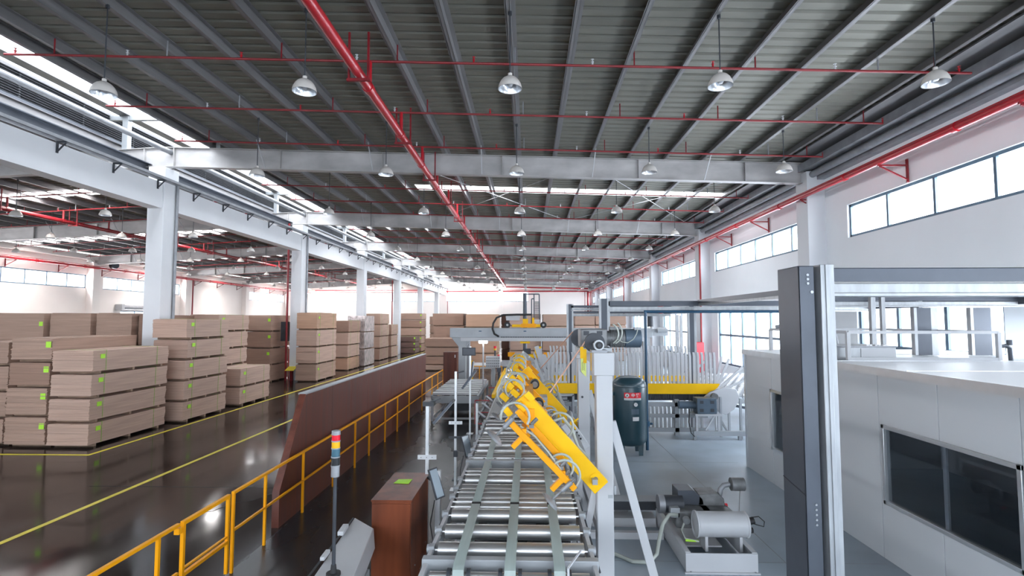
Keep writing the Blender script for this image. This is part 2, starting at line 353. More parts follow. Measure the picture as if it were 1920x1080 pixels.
# roof beams (tapered I sections) with stiffeners and fly braces
PX = [-.33 + 1.3 * k for k in range(-8, 8)] + [-11.38]         # purlins of the main hall
PXL = [-14.95 - 1.27 * k for k in range(0, 16)]
def roof_beam(y):
    root = empty('roof_beam', (0, y, 8.5), kind='structure')
    xs = [-35.0, -28, -22, -15.3, RIDGE, -11, -5, 0, 5, 9.7]
    def strip(z0, z1, w):
        mb = MB()
        for a, b in zip(xs, xs[1:]):
            za0, zb0, za1, zb1 = TOP(a) + z0, TOP(b) + z0, TOP(a) + z1, TOP(b) + z1
            mb.add([(a, y - w, za0), (b, y - w, zb0), (b, y + w, zb0), (a, y + w, za0), (a, y - w, za1), (b, y - w, zb1), (b, y + w, zb1), (a, y + w, za1)],
                   [(0, 3, 2, 1), (4, 5, 6, 7), (0, 1, 5, 4), (1, 2, 6, 5), (2, 3, 7, 6), (3, 0, 4, 7)])
        return mb
    strip(-.72, 0, .008).build('web', 'girder', root)
    strip(-.02, 0, .13).build('top_flange', 'girder', root)
    strip(-.72, -.70, .13).build('bottom_flange', 'girder', root)
    for x in (-32, -29, -25.2, -21, -17.5, -15.3, -13.9, -12.8, -8.9, -5.2, -.9, 3.9, 7.6, 9.6):
        z = TOP(x); MB().box(x - .01, x + .01, y - .12, y + .12, z - .70, z - .02).build('stiffener_plate', 'girder', root)
    for x in PX[1:-1:3] + PXL[1::3]:
        z = TOP(x); MB().bar((x, y - .10, z - .70), (x + .04, y - .85, z + .1), .03, .03).build('fly_brace', 'machine_white', root)
for y in COLY: roof_beam(y)
# purlins: Z sections running the length of the hall
def purlin(x, n):
    z = TOP(x); t = .014
    mb = MB().box(x - t / 2, x + t / 2, Y0, Y1, z, z + .22).box(x - .10, x, Y0, Y1, z, z + t).box(x, x + .10, Y0, Y1, z + .22 - t, z + .22).box(x - .085, x - .085 + t, Y0, Y1, z, z + .03)
    return mb
ceil = empty('ceiling', (0, 38, 9.5), kind='structure')
for i, x in enumerate(PX + PXL): purlin(x, i).build('purlin', 'purlin', ceil)
# roof sheets: ribbed, one metre wide each, every seventh-or-so translucent over part of its length
def sheet(x0, x1, y, w=1.0, e=.22):
    mb = MB(); prof = []
    for r in range(3):
        a = y + r * w / 3
        prof += [(a, .0), (a + .20, .0), (a + .235, .045), (a + .29, .045), (a + .325, .0)]
    prof.append((y + w + .002, 0)); n = len(prof)
    xs = [x0, x1]
    vs = [(x, p[0], TOP(x) + e + p[1]) for x in xs for p in prof]
    return mb.add(vs, [(i, i + 1, i + 1 + n, i + n) for i in range(n - 1)])
main0 = left0 = None
SKY = {int(c + 5.4) for c in COLY[1:]}  # the last row is added to brighten the end wall
y = int(Y0)
while y < Y1:
    if y in SKY:
        big = 14 < y < 30
        xa, xb = (-5.2, 9.0) if big else (-10.9, -3.2)
        if y > 30: sheet(-11.38, xa, y).build('roof_sheet', 'roof_sheet', ceil)
        else: sheet(-11.38, xa, y).build('roof_sheet', 'roof_sheet', ceil)
        sheet(xb, 10.2, y).build('roof_sheet', 'roof_sheet', ceil)
        sheet(xa, xb, y).build('real_or_added_skylight', 'skylight', ceil)
        daylight('real_or_added_skylight_day', ((xa + xb) / 2, y + .5, TOP((xa + xb) / 2) + .45), (0, 0, 0), xb - xa, 1.0, 1.6 if big else 3.2)
        xc = -26 if big else -34  # past the first bay, wider strips added to brighten the left wall
        sheet(-35.6, xc, y).build('roof_sheet', 'roof_sheet', ceil); sheet(-20, -15.25, y).build('roof_sheet', 'roof_sheet', ceil)
        sheet(xc, -20, y).build('real_or_added_skylight', 'skylight', ceil)
        daylight('real_or_added_skylight_day', ((xc - 20) / 2, y + .5, TOP(-22) + .5), (0, 0, 0), -20 - xc, 1.0, 8, WARM)
    else:
        if main0 is None:
            main0 = sheet(-11.38, 10.2, y).build('roof_sheet', 'roof_sheet', ceil); left0 = sheet(-35.6, -15.25, y).build('roof_sheet', 'roof_sheet', ceil); yb = y
        else:
            dup(main0, (0, y - yb, 0)); dup(left0, (0, y - yb, 0))
    y += 1
# ridge monitor: louvres, posts, translucent strips
mon = empty('roof_monitor', (-13.4, 38, 10), kind='structure')
MB().box(-15.3, -11.3, Y0, Y1, 11.02, 11.06).build('monitor_cap', 'grey_metal', mon) if False else None
for (a, b) in ((-15.24, -14.90), (-14.50, -13.3), (-13.15, -11.2)):
    MB().box(a, b, Y0, Y1, 10.93, 10.95).build('translucent_strip', 'skylight', mon)
for (a, b) in ((-14.90, -14.50), (-13.3, -13.15), (-15.4, -15.24), (-11.2, -11.0)):
    MB().box(a, b, Y0, Y1, 10.84, 10.96).build('monitor_purlin', 'purlin', mon)
for k in range(8): daylight('monitor_day_%d' % k, (-13.2, Y0 + 5.8 + 11.6 * k, 11.05), (0, 0, 0), 3.5, 11.5, .32)
lp = MB(); yy = Y0
lp.box(-15.33, -15.28, 0, .05, 10.02, 10.84); 
for k in range(11):
    z = 10.0 + k * .077; lp.add([(-15.36, 0, z), (-15.36, 2.3, z), (-15.24, 2.3, z + .062), (-15.24, 0, z + .062), (-15.36, 0, z + .012), (-15.36, 2.3, z + .012), (-15.24, 2.3, z + .074), (-15.24, 0, z + .074)],
                                [(0, 3, 2, 1), (4, 5, 6, 7), (0, 1, 5, 4), (1, 2, 6, 5), (2, 3, 7, 6), (3, 0, 4, 7)])
L0 = lp.build('louvre_panel', 'dark_metal', mon); L0.location.y += Y0
lp2 = bpy.data.objects.new('louvre_panel', L0.data)
for k in range(1, 40): dup(L0, (0, 2.32 * k, 0))
R0 = L0.copy(); C.objects.link(R0); R0.location.x += 4.2
for k in range(1, 40): dup(R0, (0, 2.32 * k, 0))
MB().box(-15.36, -15.2, Y0, Y1, 9.80, 10.03).build('kerb_plate', 'charcoal', mon)
MB().box(-11.42, -11.38, Y0, Y1, 9.62, 9.98).build('kerb_plate', 'purlin', mon)
p0 = None
for y in COLY:
    MB().box(-14.75, -14.55, y - .1, y + .1, 9.55, 10.84).box(-11.25, -11.1, y - .1, y + .1, 9.6, 10.84).build('monitor_post', 'machine_grey', mon)
    MB().box(-15.3, -11.05, y - .07, y + .07, 10.68, 10.84).build('monitor_rafter', 'machine_grey', mon)
# eaves of the main hall above the right wall
struct(MB().box(9.45, 9.75, Y0, Y1, 8.55, 8.80), 'eaves_beam', 'grey_metal')
struct(MB().box(9.9, 10.15, Y0, Y1, 8.2, 8.45), 'eaves_trim', 'grey_metal')
struct(MB().cyl((9.75, Y0, 8.38), (9.75, Y1, 8.38), .11, 14), 'eaves_pipe', 'grey_metal')
struct(MB().box(9.0, 10.3, Y0, Y1, 8.93, 8.97), 'eaves_soffit', 'purlin')
struct(MB().box(XL, XL + .6, Y0, Y1, 8.2, 8.6), 'eaves_beam', 'haze_tinted_wall')
# wind bracing rods under the roof in the third and fifth bays
for i, (ya, yb) in enumerate(((19.0, 30.0), (42.2, 53.2))):
    for j, (xa, xb) in enumerate(((-4.9, 2.2), (2.2, -4.9), (2.2, 9.0), (9.0, 2.2))):
        o = MB().cyl((xa, ya, TOP(xa) - .1), (xb, yb, TOP(xb) - .1), .012, 6).build('bracing_rod', 'machine_white')
        tag(o, 'thin white rod in the %s roof bay, %s of four from the columns' % (ORD[1 + 2 * i], ORD[j]), 'rod', 'bracing rods under the roof')

# ------------------------------------------------------------------ sprinkler pipes
def head_mb(x, y, z): return MB().cyl((x, y, z), (x, y, z + .06), .02, 8).cyl((x, y, z + .06), (x, y, z + .07), .035, 10).cyl((x, y, z + .07), (x, y, z + .12), .012, 6).cyl((x, y, z + .12), (x, y, z + .125), .035, 10)
def branch(y, x0, x1, zc, lab, hall):
    """red sprinkler branch following the roof pitch from x0 to x1"""
    z = lambda x: TOP(x) + zc
    root = empty('sprinkler_branch', ((x0 + x1) / 2, y, z((x0 + x1) / 2)), lab, 'sprinkler pipe', 'red sprinkler branches of the ' + hall)
    MB().cyl((x0, y, z(x0)), (x1, y, z(x1)), .027, 10).build('pipe', 'red_branch', root)
    n = max(2, int((x1 - x0) / 2.6)); st = (x1 - x0 - .5) / n
    for i in range(n + 1):
        x = x0 + .25 + i * st
        MB().cyl((x + .9 if i < n else x - .5, y, z(x)), (x + .9 if i < n else x - .5, y, TOP(x) + .1), .016, 6).build('hanger', ['dark_red', 'grey_metal'][i % 3 == 1], root)
        head_mb(x, y, z(x) + .02).build('sprinkler_head', ['red_pipe', 'machine_white'][i % 2], root)
BY = [11.3 + 2.9 * k for k in range(0, 25)]
for k, y in enumerate(BY):
    branch(y, -11.75, 9.7 - .3 * (k == 0), -.25, 'thin red sprinkler branch under the main hall roof, %s from the camera' % ORD[k], 'main hall')
for k, y in enumerate(BY[3:22]):
    branch(y, -34.4, -15.4, -.28, 'thin red sprinkler branch under the side hall roof, %s from the near end' % ORD[k], 'side hall')
def main_pipe(x, z, y0, y1, r, lab, by, hang, col='red_pipe'):
    root = empty('sprinkler_main', (x, y0, z), lab, 'sprinkler pipe')
    MB().cyl((x, y0, z), (x, y1, z), r, 18).build('pipe', col, root)
    for y in by:
        zt = TOP(x) - .25
        MB().cyl((x + .02, y, z), (x + .02, y, zt), .045, 10).build('riser', col, root)
        MB().cyl((x, y - .09, z), (x, y + .09, z), r + .018, 18).build('coupling', col, root)
    y = hang
    while y < y1 - 2:
        for s in (-1, 1): MB().box(x + s * .2 - .02, x + s * .2 + .02, y - .02, y + .02, z - r - .05, TOP(x) + .02).build('hanger_rod', 'dark_red', root)
        MB().box(x - .24, x + .24, y - .03, y + .03, z - r - .06, z - r - .005).build('hanger_shelf', 'dark_red', root)
        y += 3.95
    return root
main_pipe(-3.48, 8.47, -2, 82, .105, 'thick red sprinkler main running the length of the main hall roof', BY, 10.6)
main_pipe(-23.3, 8.35, 10, 82, .10, 'thick red sprinkler main running the length of the side hall roof', BY[3:22], 18.5, 'red_branch')
# red pipe along the right wall on triangular brackets
def wall_pipe(x, z, s, lab, y0=-4, y1=84, col='red_pipe', r=.085):
    root = empty('wall_pipe', (x, 30, z), lab, 'pipe')
    MB().cyl((x, y0, z), (x, y1, z), r, 16).cyl((x + s * .12, y0, z + .15), (x + s * .12, y1, z + .15), .03, 8).build('pipe', col, root)
    y = 10.2
    while y < 80:
        w = x + s * .7
        MB().bar((x - s * .05, y, z - r - .02), (w, y, z - r - .02), .04, .04).bar((x, y, z - r - .04), (w, y, z - r - .40), .04, .04).box(min(w, w + s * .04), max(w, w + s * .04), y - .03, y + .03, z - r - .48, z + .06).build('bracket', 'dark_red', root)
        MB().cyl((x, y + 1.5, z), (x, y + 1.62, z), r + .025, 16).build('coupling', col, root)
        y += 4.1
wall_pipe(9.38, 7.62, 1, 'red fire pipe on triangular brackets along the white window wall')
wall_pipe(-34.55, 7.56, -1, 'red fire pipe on brackets along the far haze-tinted wall of the side hall')
o = MB().cyl((-13, 84.1, 7.8 + .1), (9.4, 84.1, 7.9), .1, 12).cyl((-34, 84.15, 8.1), (-14, 84.15, 8.1), .07, 10).build('end_wall_pipe', 'red_pipe'); tag(o, 'red pipe running across the top of the end wall', 'pipe')
o = MB().cyl((-3.48, 82, 8.47), (9.4, 83.8, 8.3), .11, 12).build('cross_main', 'red_pipe'); tag(o, 'thick red main crossing below the roof at the end wall', 'pipe')
for i, (x, y, r, z1, w) in enumerate(((9.3, 83.2, .16, 7.9, 'thick red riser in the corner of the end wall'), (8.9, 83.6, .06, 7.9, 'thin red riser beside the thick corner riser'), (9.35, 80, .06, 7.6, 'thin red riser on the window wall near the end wall'),
                     (9.42, 29.4, .05, 7.6, 'red riser on the second column of the window wall'), (9.42, 52.8, .05, 7.6, 'red riser on the fourth column of the window wall'),
                     (-13.62, 29.8, .06, 8.9, 'red riser standing beside the second white column'), (-13.62, 53.1, .06, 8.9, 'red riser standing beside the fourth white column'),
                     (-34.6, 54.0, .07, 7.5, 'red riser on the haze-tinted wall beside the solid bay'), (-34.6, 77.0, .06, 7.5, 'red riser on the haze-tinted wall by its last window'), (-12.7, 83.9, .05, 7.9, 'thin red riser on the end wall beside its widest window'))):
    tag(MB().cyl((x, y, 0), (x, y, z1), r, 12).build('riser_pipe', 'red_branch'), w, 'pipe')
# ------------------------------------------------------------------ pendant lamps
def lamp(x, y, z=7.72):
    root = empty('pendant_lamp', (x, y, z))
    h = TOP(x)
    prof = [(.225, 0), (.222, .03), (.205, .09), (.175, .15), (.13, .20), (.075, .235), (.04, .245), (.04, .30), (.02, .31)]
    MB().lathe((x, y, z), prof, 24).build('shade', 'lamp_shade', root)
    MB().lathe((x, y, z), [(.218, .002), (.20, .085), (.168, .145), (.12, .195), (.05, .225), (0.001, .226)], 24).build('reflector', 'lamp_inside', root)
    MB().lathe((x, y, z), [(.001, .05), (.04, .055), (.062, .09), (.06, .12), (.035, .16), (.03, .22)], 14).build('bulb', 'bulb', root)
    MB().cyl((x, y, z + .30), (x, y, h + .02), .012, 8).cyl((x, y, h - .06), (x, y, h + .01), .035, 8).build('rod', 'dark_metal', root)
    return root
LX = [-8.13, -4.23, -.33, 3.57, 7.47]
LXL = [-17.49, -21.30, -25.11, -28.92, -32.73]
protos = {}
for hall, xs, ys in (('main hall', LX, [9.75 + 5.8 * k for k in range(13)]), ('side hall', LXL, [21.35 + 5.8 * k for k in range(10)])):
    for j, y in enumerate(ys):
        for i, x in enumerate(xs):
            if (hall, i) not in protos: o = protos[(hall, i)] = lamp(x, y)
            else: o = copy_tree(protos[(hall, i)], (x, y, 7.72))
            side = '%s from the windows' % ORD[4 - i] if hall == 'main hall' else '%s from the columns' % ORD[i]
            tag(o, 'white dome pendant lamp, %s, %s row from the near end, %s' % (hall, ORD[j], side), 'lamp', 'pendant lamps of the ' + hall)
# ------------------------------------------------------------------ board stacks
def pack(x0, x1, y0, y1, z0, h, m, label, group, tagpos='side', straps=True, fine=True, jit=.008, film=False, tagc='tag_green', lean=0.):
    root = empty('board_pack', ((x0 + x1) / 2, (y0 + y1) / 2, z0), label, 'board pack', group)
    mb = MB(); bh = .07; t = .018 if fine else .05; n = max(4, int((h - bh) / t)); t = (h - bh) / n
    top = z0 + h; h -= .02; t = (h - bh) / n; ph = random.random() * 6
    for i in range(n):
        a, b = random.uniform(-jit, jit), random.uniform(-jit, jit)
        if fine and random.random() < .08: b -= .02
        k = lean * (i / n) + .012 * math.sin(ph + i * .25)
        mb.box(x0 + a + k * .5, x1 + a * .7 + k, y0 + b - k, y1 + b, z0 + bh + i * t + .0006, z0 + bh + (i + 1) * t)
    if fine: 
        mb.box(x0 + .1, x0 + .65, y0 - .03, y1 - .2, z0 + h, z0 + h + .012)
    mb.build('boards', m, root, smooth=False)['kind'] = 'stuff'
    for yy in (y0 + .25, (y0 + y1) / 2, y1 - .3):
        MB().box(x0 + .03, x1 - .01, yy - .04, yy + .04, z0, z0 + bh).build('batten', 'batten', root)
    e = .012
    if film:
        MB().box(x0 - .02, x1 + .03, y0 - .03, y1 + .03, z0 + bh, z0 + h + .008).build('plastic_wrap', 'film', root)
    if straps:
        for yy in (y0 + .42, y1 - .55):
            MB().box(x1 + e, x1 + e + .004, yy, yy + .014, z0 + bh, z0 + h + e).box(x0 - e, x1 + e, yy, yy + .018, z0 + h + e, z0 + h + e + .004).build('strap', 'strap', root)
    if tagpos == 'side': MB().box(x1 + e + .004, x1 + e + .009, y0 + .22, y0 + .38, z0 + h * .66, z0 + h * .66 + .12).build('tag', tagc, root)
    if tagpos == 'front': MB().box(x1 - .16, x1 - .02, y0 - e - .012, y0 - e - .006, z0 + h * .62, z0 + h * .62 + .16).build('tag', tagc, root)
    return root
def stack(name, x0, x1, y0, y1, hs, m, tagpos='side', fine=True, shifts=None, **k):
    z = 0; n = len(hs)
    for i, h in enumerate(hs):
        lv = 'on the floor' if i == 0 else 'topmost one' if i == n - 1 else '%s from the floor' % ORD[i]
        dx, dy = (shifts[i] if shifts else (random.uniform(-.03, .03), random.uniform(-.04, .04)))
        mi = m[i] if isinstance(m, (list, tuple)) else m
        pack(x0 + dx, x1 + dx, y0 + dy, y1 + dy, z, h, BM[mi], '%s, %s' % (name, lv), 'board packs of the ' + name.replace('board pack in the ', '').replace('board pack ', 'stack '), tagpos, fine=fine, **k)
        z += h
N_ = None
sh = lambda *a: list(a)
stack('board pack in the nearest corner stack of the aisle', -12.82, -11.70, 14.05, 17.05, [.64, .65, .65, .64], 1, shifts=[(0, 0), (-.03, .04), (-.02, .05), (.02, .03)])
stack('bowed board pack in the stack behind the corner stack', -14.05, -12.93, 14.1, 17.2, [.80, .78, .68, .66], [0, 0, 2, 0], 'front', jit=.01, shifts=[(0, 0), (.0, 0), (.05, 0), (.08, .0)], straps=False)
stack('board pack at the outer end of the front row', -15.4, -14.25, 14.3, 17.2, [.72, .72, .70, .66], 0, 'none', straps=False)
stack('board pack in the five-high stack before the first column', -12.60, -11.44, 17.55, 20.05, [.68, .69, .69, .68, .70], 1, shifts=[(0, 0), (0, 0), (.02, 0), (.05, .05), (.03, 0)])
stack('board pack in the low pair beyond the five-high stack', -12.6, -11.40, 21.0, 23.4, [.73, .74], 1)
stack('board pack in the tall stack behind the low pair', -14.2, -12.95, 22.0, 24.4, [.72, .72, .72, .74, .74], 1)
for i, (a, b, w) in enumerate(((-20.3, -18.05, 'outermost'), (-17.9, -16.35, 'middle'), (-16.2, -14.85, 'inner'))):
    stack('board pack in the %s tall stack of the back row' % w, a, b, 19.4 + i * .1, 21.8, [.6, .6, .6, .6, 1.27], [0, 0, 0, 0, 0], 'front' if i == 0 else 'none', straps=False)
stack('board pack in the narrow stack beside the first column', -14.75, -14.0, 19.8, 22, [.6, .6, .6, .6, 1.2], 2, 'none', straps=False)
for i, (a, b, y, h) in enumerate(((-18.8, -17.0, 27.0, .73), (-16.8, -15.4, 26.2, .73), (-22, -19.6, 27.5, .73))):
    stack('board pack in the %s stack behind the first column' % ORD[i], a, b, y, y + 2.4, [h] * 5, 2, 'none', fine=False, straps=False)
stack('board pack in the dark stack beside the fire cabinet', -15.7, -14.15, 29.0, 31.3, [.92, .92, .92, .92], [2, 2, 2, 0], 'front', fine=False, straps=False)
stack('board pack in the four-high stack past the second column', -12.83, -11.70, 29.3, 32.3, [.95, .95, .95, .96], [0, 1, 1, 4], shifts=[(0, 0)] * 4)
stack('board pack in the stepped stack after the second column', -13.3, -12.12, 35.7, 38.2, [.85, .85, .85, .82], [4, 1, 1, 2], 'none', fine=False)
stack('board pack wrapped in shiny film beside the aisle', -13.2, -12.0, 38.9, 41.3, [1.25, 1.25, 1.22], 3, 'none', fine=False, film=True, straps=False)
stack('board pack in the stack beyond the wrapped packs', -13.9, -12.45, 44.6, 47.5, [1.0, 1.0, 1.0, .95], [2, 0, 0, 0], 'none', fine=False)
stack('board pack in the lower stack beyond the wrapped packs', -13.5, -12.4, 48.2, 50.6, [1.0, 1.0, 1.0], 0, 'none', fine=False)
stack('board pack in the tall stack behind the four-high', -16.6, -15.0, 38.0, 40.4, [1, 1, 1, .95], 2, 'none', fine=False, straps=False)
stack('board pack in the tall stack beyond the aisle bend', -13.9, -11.4, 57.0, 59.5, [.85, .85, .85, .85, .72], [2, 0, 0, 2, 0], 'front', fine=False)
stack('dark board pack at the aisle bend', -13.6, -11.45, 54.0, 56.0, [.57, .57, .57], 3, 'front', fine=False)
stack('board pack in the stack behind the barrier end', -10.9, -9.6, 59, 61.5, [.95, .95, .95, .95], 0, 'none', fine=False)
stack('board pack in the wide low stack at the barrier end', -7.0, -4.7, 36.2, 38.7, [.35, .58, .60, .62], [0, 2, 2, 2], 'none', fine=False, straps=False, shifts=[(-.1, -.3), (0, 0), (0, 0), (0, 0)])
stack('board pack in the tall dark stack at the barrier end', -7.15, -4.85, 40.0, 42.5, [1.0, 1.0, .95, .95], [2, 2, 2, 2], 'none', fine=False)
stack('board pack in the tall stack behind the bridge leg', -4.55, -2.2, 39.0, 41.5, [.95, .95, .95, .98], [4, 4, 2, 4], 'none', fine=False)
stack('dark board pack in the narrow stack under the bridge', -2.2, -1.55, 44.5, 47, [.98, .98, .98, .95], 3, 'none', fine=False)
stack('pale board pack in the stack beyond the hanging lifter', -1.45, 1.0, 42.5, 45, [.95, .98, .98, .98], 1, 'side', fine=False)
stack('board pack in the stack beside the mast of the lifter', 1.15, 3.35, 42.0, 44.5, [.95, .95, .98, .98], [2, 2, 1, 0], 'side', fine=False)
stack('board pack in the stack behind the steel frame post', 3.8, 5.4, 43.5, 46, [.95, 1.0, 1.0, .98], [1, 1, 1, 0], 'none', fine=False)
stack('board pack in the stack nearest the window wall', 5.6, 8.1, 44.5, 47, [.95, 1.0, 1.0, .98], [1, 1, 1, 0], 'side', fine=False)
# ------------------------------------------------------------------ brown barrier with cap, yellow railing
br = empty('partition_barrier', (-4.16, 15, 0), 'long dark brown laminated barrier wall between aisle and machine line', 'barrier')
MB().prism([(8.83, 0), (9.95, 0), (9.95, 2.04), (9.80, 2.04), (8.83, .57)], -4.21, -4.09, 'x').build('end_panel', 'wood_brown', br)
yy = 9.96
while yy < 21.2:
    MB().box(-4.22, -4.10, yy, min(yy + 1.215, 21.4), 0, 2.03).build('panel', 'wood_brown', br); yy += 1.22
MB().box(-4.235, -4.085, 9.80, 21.4, 2.03, 2.055).build('cap', 'machine_grey', br)
rl = empty('guard_railing', (-4.0, 14, 0), 'yellow steel guard railing running in front of the brown barrier', 'railing')
def rails(root, y0, y1, posts, x=-4.0, zt=1.08, zm=.57, r=.022):
    MB().box(x - r, x + r, y0, y1, zt - .04, zt).build('top_rail', 'amber', root, bevel=.006)
    MB().box(x - .015, x + .015, y0, y1, zm - .03, zm).build('mid_rail', 'amber', root)
    for y in posts: MB().box(x - .018, x + .018, y - .018, y + .018, 0, zt - .04).build('post', 'amber', root)
rails(rl, 7.26, 25.2, [7.28, 8.17, 9.54, 11.02, 12.4, 13.5, 15.0, 16.4, 18.0, 20.2, 22.3, 23.7, 25.18])
g = empty('railing_gate', (-4.0, 6.7, 0), 'yellow railing gate frame next to the long railing', 'gate')
MB().box(-4.022, -3.978, 6.20, 7.17, 1.03, 1.075).build('top_rail', 'amber', g)
MB().box(-4.02, -3.98, 7.13, 7.17, .05, 1.03).build('post', 'amber', g); MB().box(-4.02, -3.98, 6.20, 6.24, .05, 1.03).build('post', 'amber', g)
MB().box(-4.02, -3.98, 6.24, 7.13, .44, .48).build('mid_rail', 'amber', g); MB().box(-4.015, -3.985, 6.24, 7.13, .52, .54).build('brace', 'amber', g)
g2 = empty('guard_railing', (-4.0, 5, 0), 'yellow railing section before the gate, closest to the camera', 'railing')
rails(g2, 2.0, 6.14, [2.4, 4.2, 5.80], zm=.53)
MB().box(-4.03, -3.97, 6.10, 6.16, .96, 1.03).build('latch', 'amber', g2)
# yellow railing far behind the roller table
g3 = empty('guard_railing', (-2.6, 27, 0), 'yellow railing across the far end of the roller table', 'railing')
MB().box(-3.3, -1.3, 26.98, 27.02, 1.05, 1.09).build('top_rail', 'amber', g3)
for x in (-3.3, -2.45, -1.32): MB().box(x - .02, x + .02, 26.98, 27.02, 0, 1.05).build('post', 'amber', g3)
MB().box(-2.98, -2.78, 27.05, 27.07, .3, 1.35).build('yellow_plate', 'yellow', g3)
# fire cabinet and stand at the second column
fc = empty('fire_cabinet', (-14.25, 32.3, 0), 'red fire hose cabinet standing beside the second white column', 'cabinet')
MB().box(-14.55, -13.95, 32.1, 32.45, 0, 1.65).build('body', 'sign_red', fc, bevel=.01); MB().box(-14.5, -14.0, 32.07, 32.1, .12, 1.58).build('door', 'sign_red', fc); MB().box(-14.05, -14.02, 32.04, 32.07, .8, .9).build('handle', 'galvanised', fc)
fs = empty('floor_sign', (-13.25, 29.7, 0), 'small yellow tilted sign on a rusty red post', 'sign')
MB().box(-13.33, -13.17, 29.65, 29.78, 0, .55).build('post', 'dark_red', fs)
MB().add([(-13.5, 29.4, .58), (-13.0, 29.4, .58), (-13.0, 29.95, .78), (-13.5, 29.95, .78), (-13.5, 29.4, .6), (-13.0, 29.4, .6), (-13.0, 29.95, .8), (-13.5, 29.95, .8)], [(0, 3, 2, 1), (4, 5, 6, 7), (0, 1, 5, 4), (1, 2, 6, 5), (2, 3, 7, 6), (3, 0, 4, 7)]).build('plate', 'line_yellow', fs)
o = MB().box(-14.05, -13.6, 30.0, 30.15, 2.2, 3.3).build('wall_box', 'dark_metal'); tag(o, 'black electrical box mounted near the second white column', 'box')
for i, (x, y, w) in enumerate(((-13.62, 53.8, 'fourth'), )):
    tag(MB().box(x - .3, x + .3, y, y + .3, 0, 1.9).box(x - .28, x + .28, y - .02, y, .1, 1.8).build('fire_cabinet', 'sign_red', bevel=.01), 'red cabinet by the %s white column' % w, 'cabinet')
# ------------------------------------------------------------------ brown cabinet, green note, console, signal tower
cb = empty('brown_cabinet', (-1.68, 7.26, 0), 'brown wood-grain cabinet with a green note on its top', 'cabinet')
MB().box(-1.93, -1.44, 6.67, 7.85, .04, 1.165).build('body', 'cabinet_brown', cb, bevel=.004)
MB().box(-1.94, -1.43, 6.66, 7.86, 1.165, 1.185).build('top', 'cabinet_brown', cb, bevel=.003)
MB().box(-1.92, -1.45, 6.655, 6.668, .08, 1.14).build('door', 'cabinet_brown', cb)
for y in (6.9, 7.6): MB().box(-1.44, -1.432, y, y + .012, .3, .312).build('screw', 'galvanised', cb)
nt = MB().add([(-1.83, 7.33, 1.188), (-1.62, 7.31, 1.188), (-1.60, 7.48, 1.20), (-1.80, 7.50, 1.19), (-1.83, 7.33, 1.19), (-1.62, 7.31, 1.19), (-1.60, 7.48, 1.202), (-1.80, 7.50, 1.192)], [(0, 3, 2, 1), (4, 5, 6, 7), (0, 1, 5, 4), (1, 2, 6, 5), (2, 3, 7, 6), (3, 0, 4, 7)]).build('note', 'tag_green'); tag(nt, 'bright green paper note lying on the brown cabinet', 'note')
for (a, b) in ((.05, .09), (.09, .12)):
    pass
cs = empty('control_console', (-2.05, 5.9, 0), 'long sloping grey console box on a pedestal beside the brown cabinet', 'console')
top = [(-2.20, 6.86, .90), (-1.86, 6.52, .90), (-1.62, 4.6, .90), (-2.05, 4.6, .90)]
low = [(x + .02, y, .66) for x, y, z in top]
MB().add(low + top, [(0, 1, 2, 3), (7, 6, 5, 4), (0, 4, 5, 1), (1, 5, 6, 2), (2, 6, 7, 3), (3, 7, 4, 0)]).build('housing', 'machine_white', cs, bevel=.008)
MB().box(-2.0, -1.75, 5.2, 6.0, 0, .66).build('pedestal', 'machine_grey', cs)
MB().bar((-2.20, 6.80, .912), (-2.13, 5.1, .912), .02, .012).build('seal_strip', 'rubber', cs)
MB().bar((-2.19, 6.5, .935), (-2.17, 6.25, .935), .07, .05).build('handle', 'machine_white', cs, bevel=.01)
MB().bar((-2.14, 5.8, .935), (-2.13, 5.6, .935), .05, .04).build('handle', 'machine_white', cs, bevel=.01)
sx, sy = -1.915, 5.34
st = empty('signal_tower', (sx, sy, .9), 'signal tower light with red, amber and blue lenses on a black pole', 'signal light')
MB().cyl((sx, sy, .99), (sx, sy, 1.86), .018, 14).build('pole', 'dark_metal', st)
MB().cyl((sx, sy, .9), (sx, sy, .925), .07, 20).cyl((sx, sy, .925), (sx, sy, 1.0), .032, 16, r2=.024).build('base', 'rubber', st)
z = 1.85
for nm, m, h, r in (('socket', 'grey_metal', .10, .041), ('spacer', 'grey_metal', .012, .045), ('lens', 'signal_dark', .075, .041), ('spacer', 'grey_metal', .01, .045), ('lens', 'signal_blue', .075, .041), ('spacer', 'grey_metal', .01, .045), ('lens', 'signal_amber', .06, .041), ('spacer', 'grey_metal', .012, .045), ('lens', 'signal_red', .055, .041), ('spacer', 'grey_metal', .01, .045), ('cap', 'grey_metal', .03, .043)):
    o = MB().cyl((sx, sy, z), (sx, sy, z + h), r, 28).build(nm, m, st); z += h
    if nm == 'lens': o['label'] = {'signal_dark': 'unlit dark lens', 'signal_blue': 'dark blue lens', 'signal_amber': 'amber lens', 'signal_red': 'red lens'}[m]
# ------------------------------------------------------------------ the near roller conveyor
XA, XB = -.93, .57
def roller(root, y, r=.080, zt=1.10, x0=XA, x1=XB, m='steel', n=22):
    z = zt - r
    return MB().cyl((x0, y, z), (x1, y, z), r, n).cyl((x0 - .05, y, z), (x1 + .05, y, z), .015, 8).build('roller', m, root)
cv = empty('roller_conveyor', (-.18, 8.5, 0), 'steel roller conveyor with grey-green belts running away under the yellow arms', 'conveyor')
for y in (5.66, 6.14, 6.64, 7.26, 7.62, 8.06, 9.44, 9.86, 10.30, 10.97, 11.42, 11.9, 12.3): roller(cv, y)
for y in (6.87, 7.06, 7.44, 8.28, 8.46, 9.26, 10.55, 10.75): roller(cv, y, .048, 1.09)
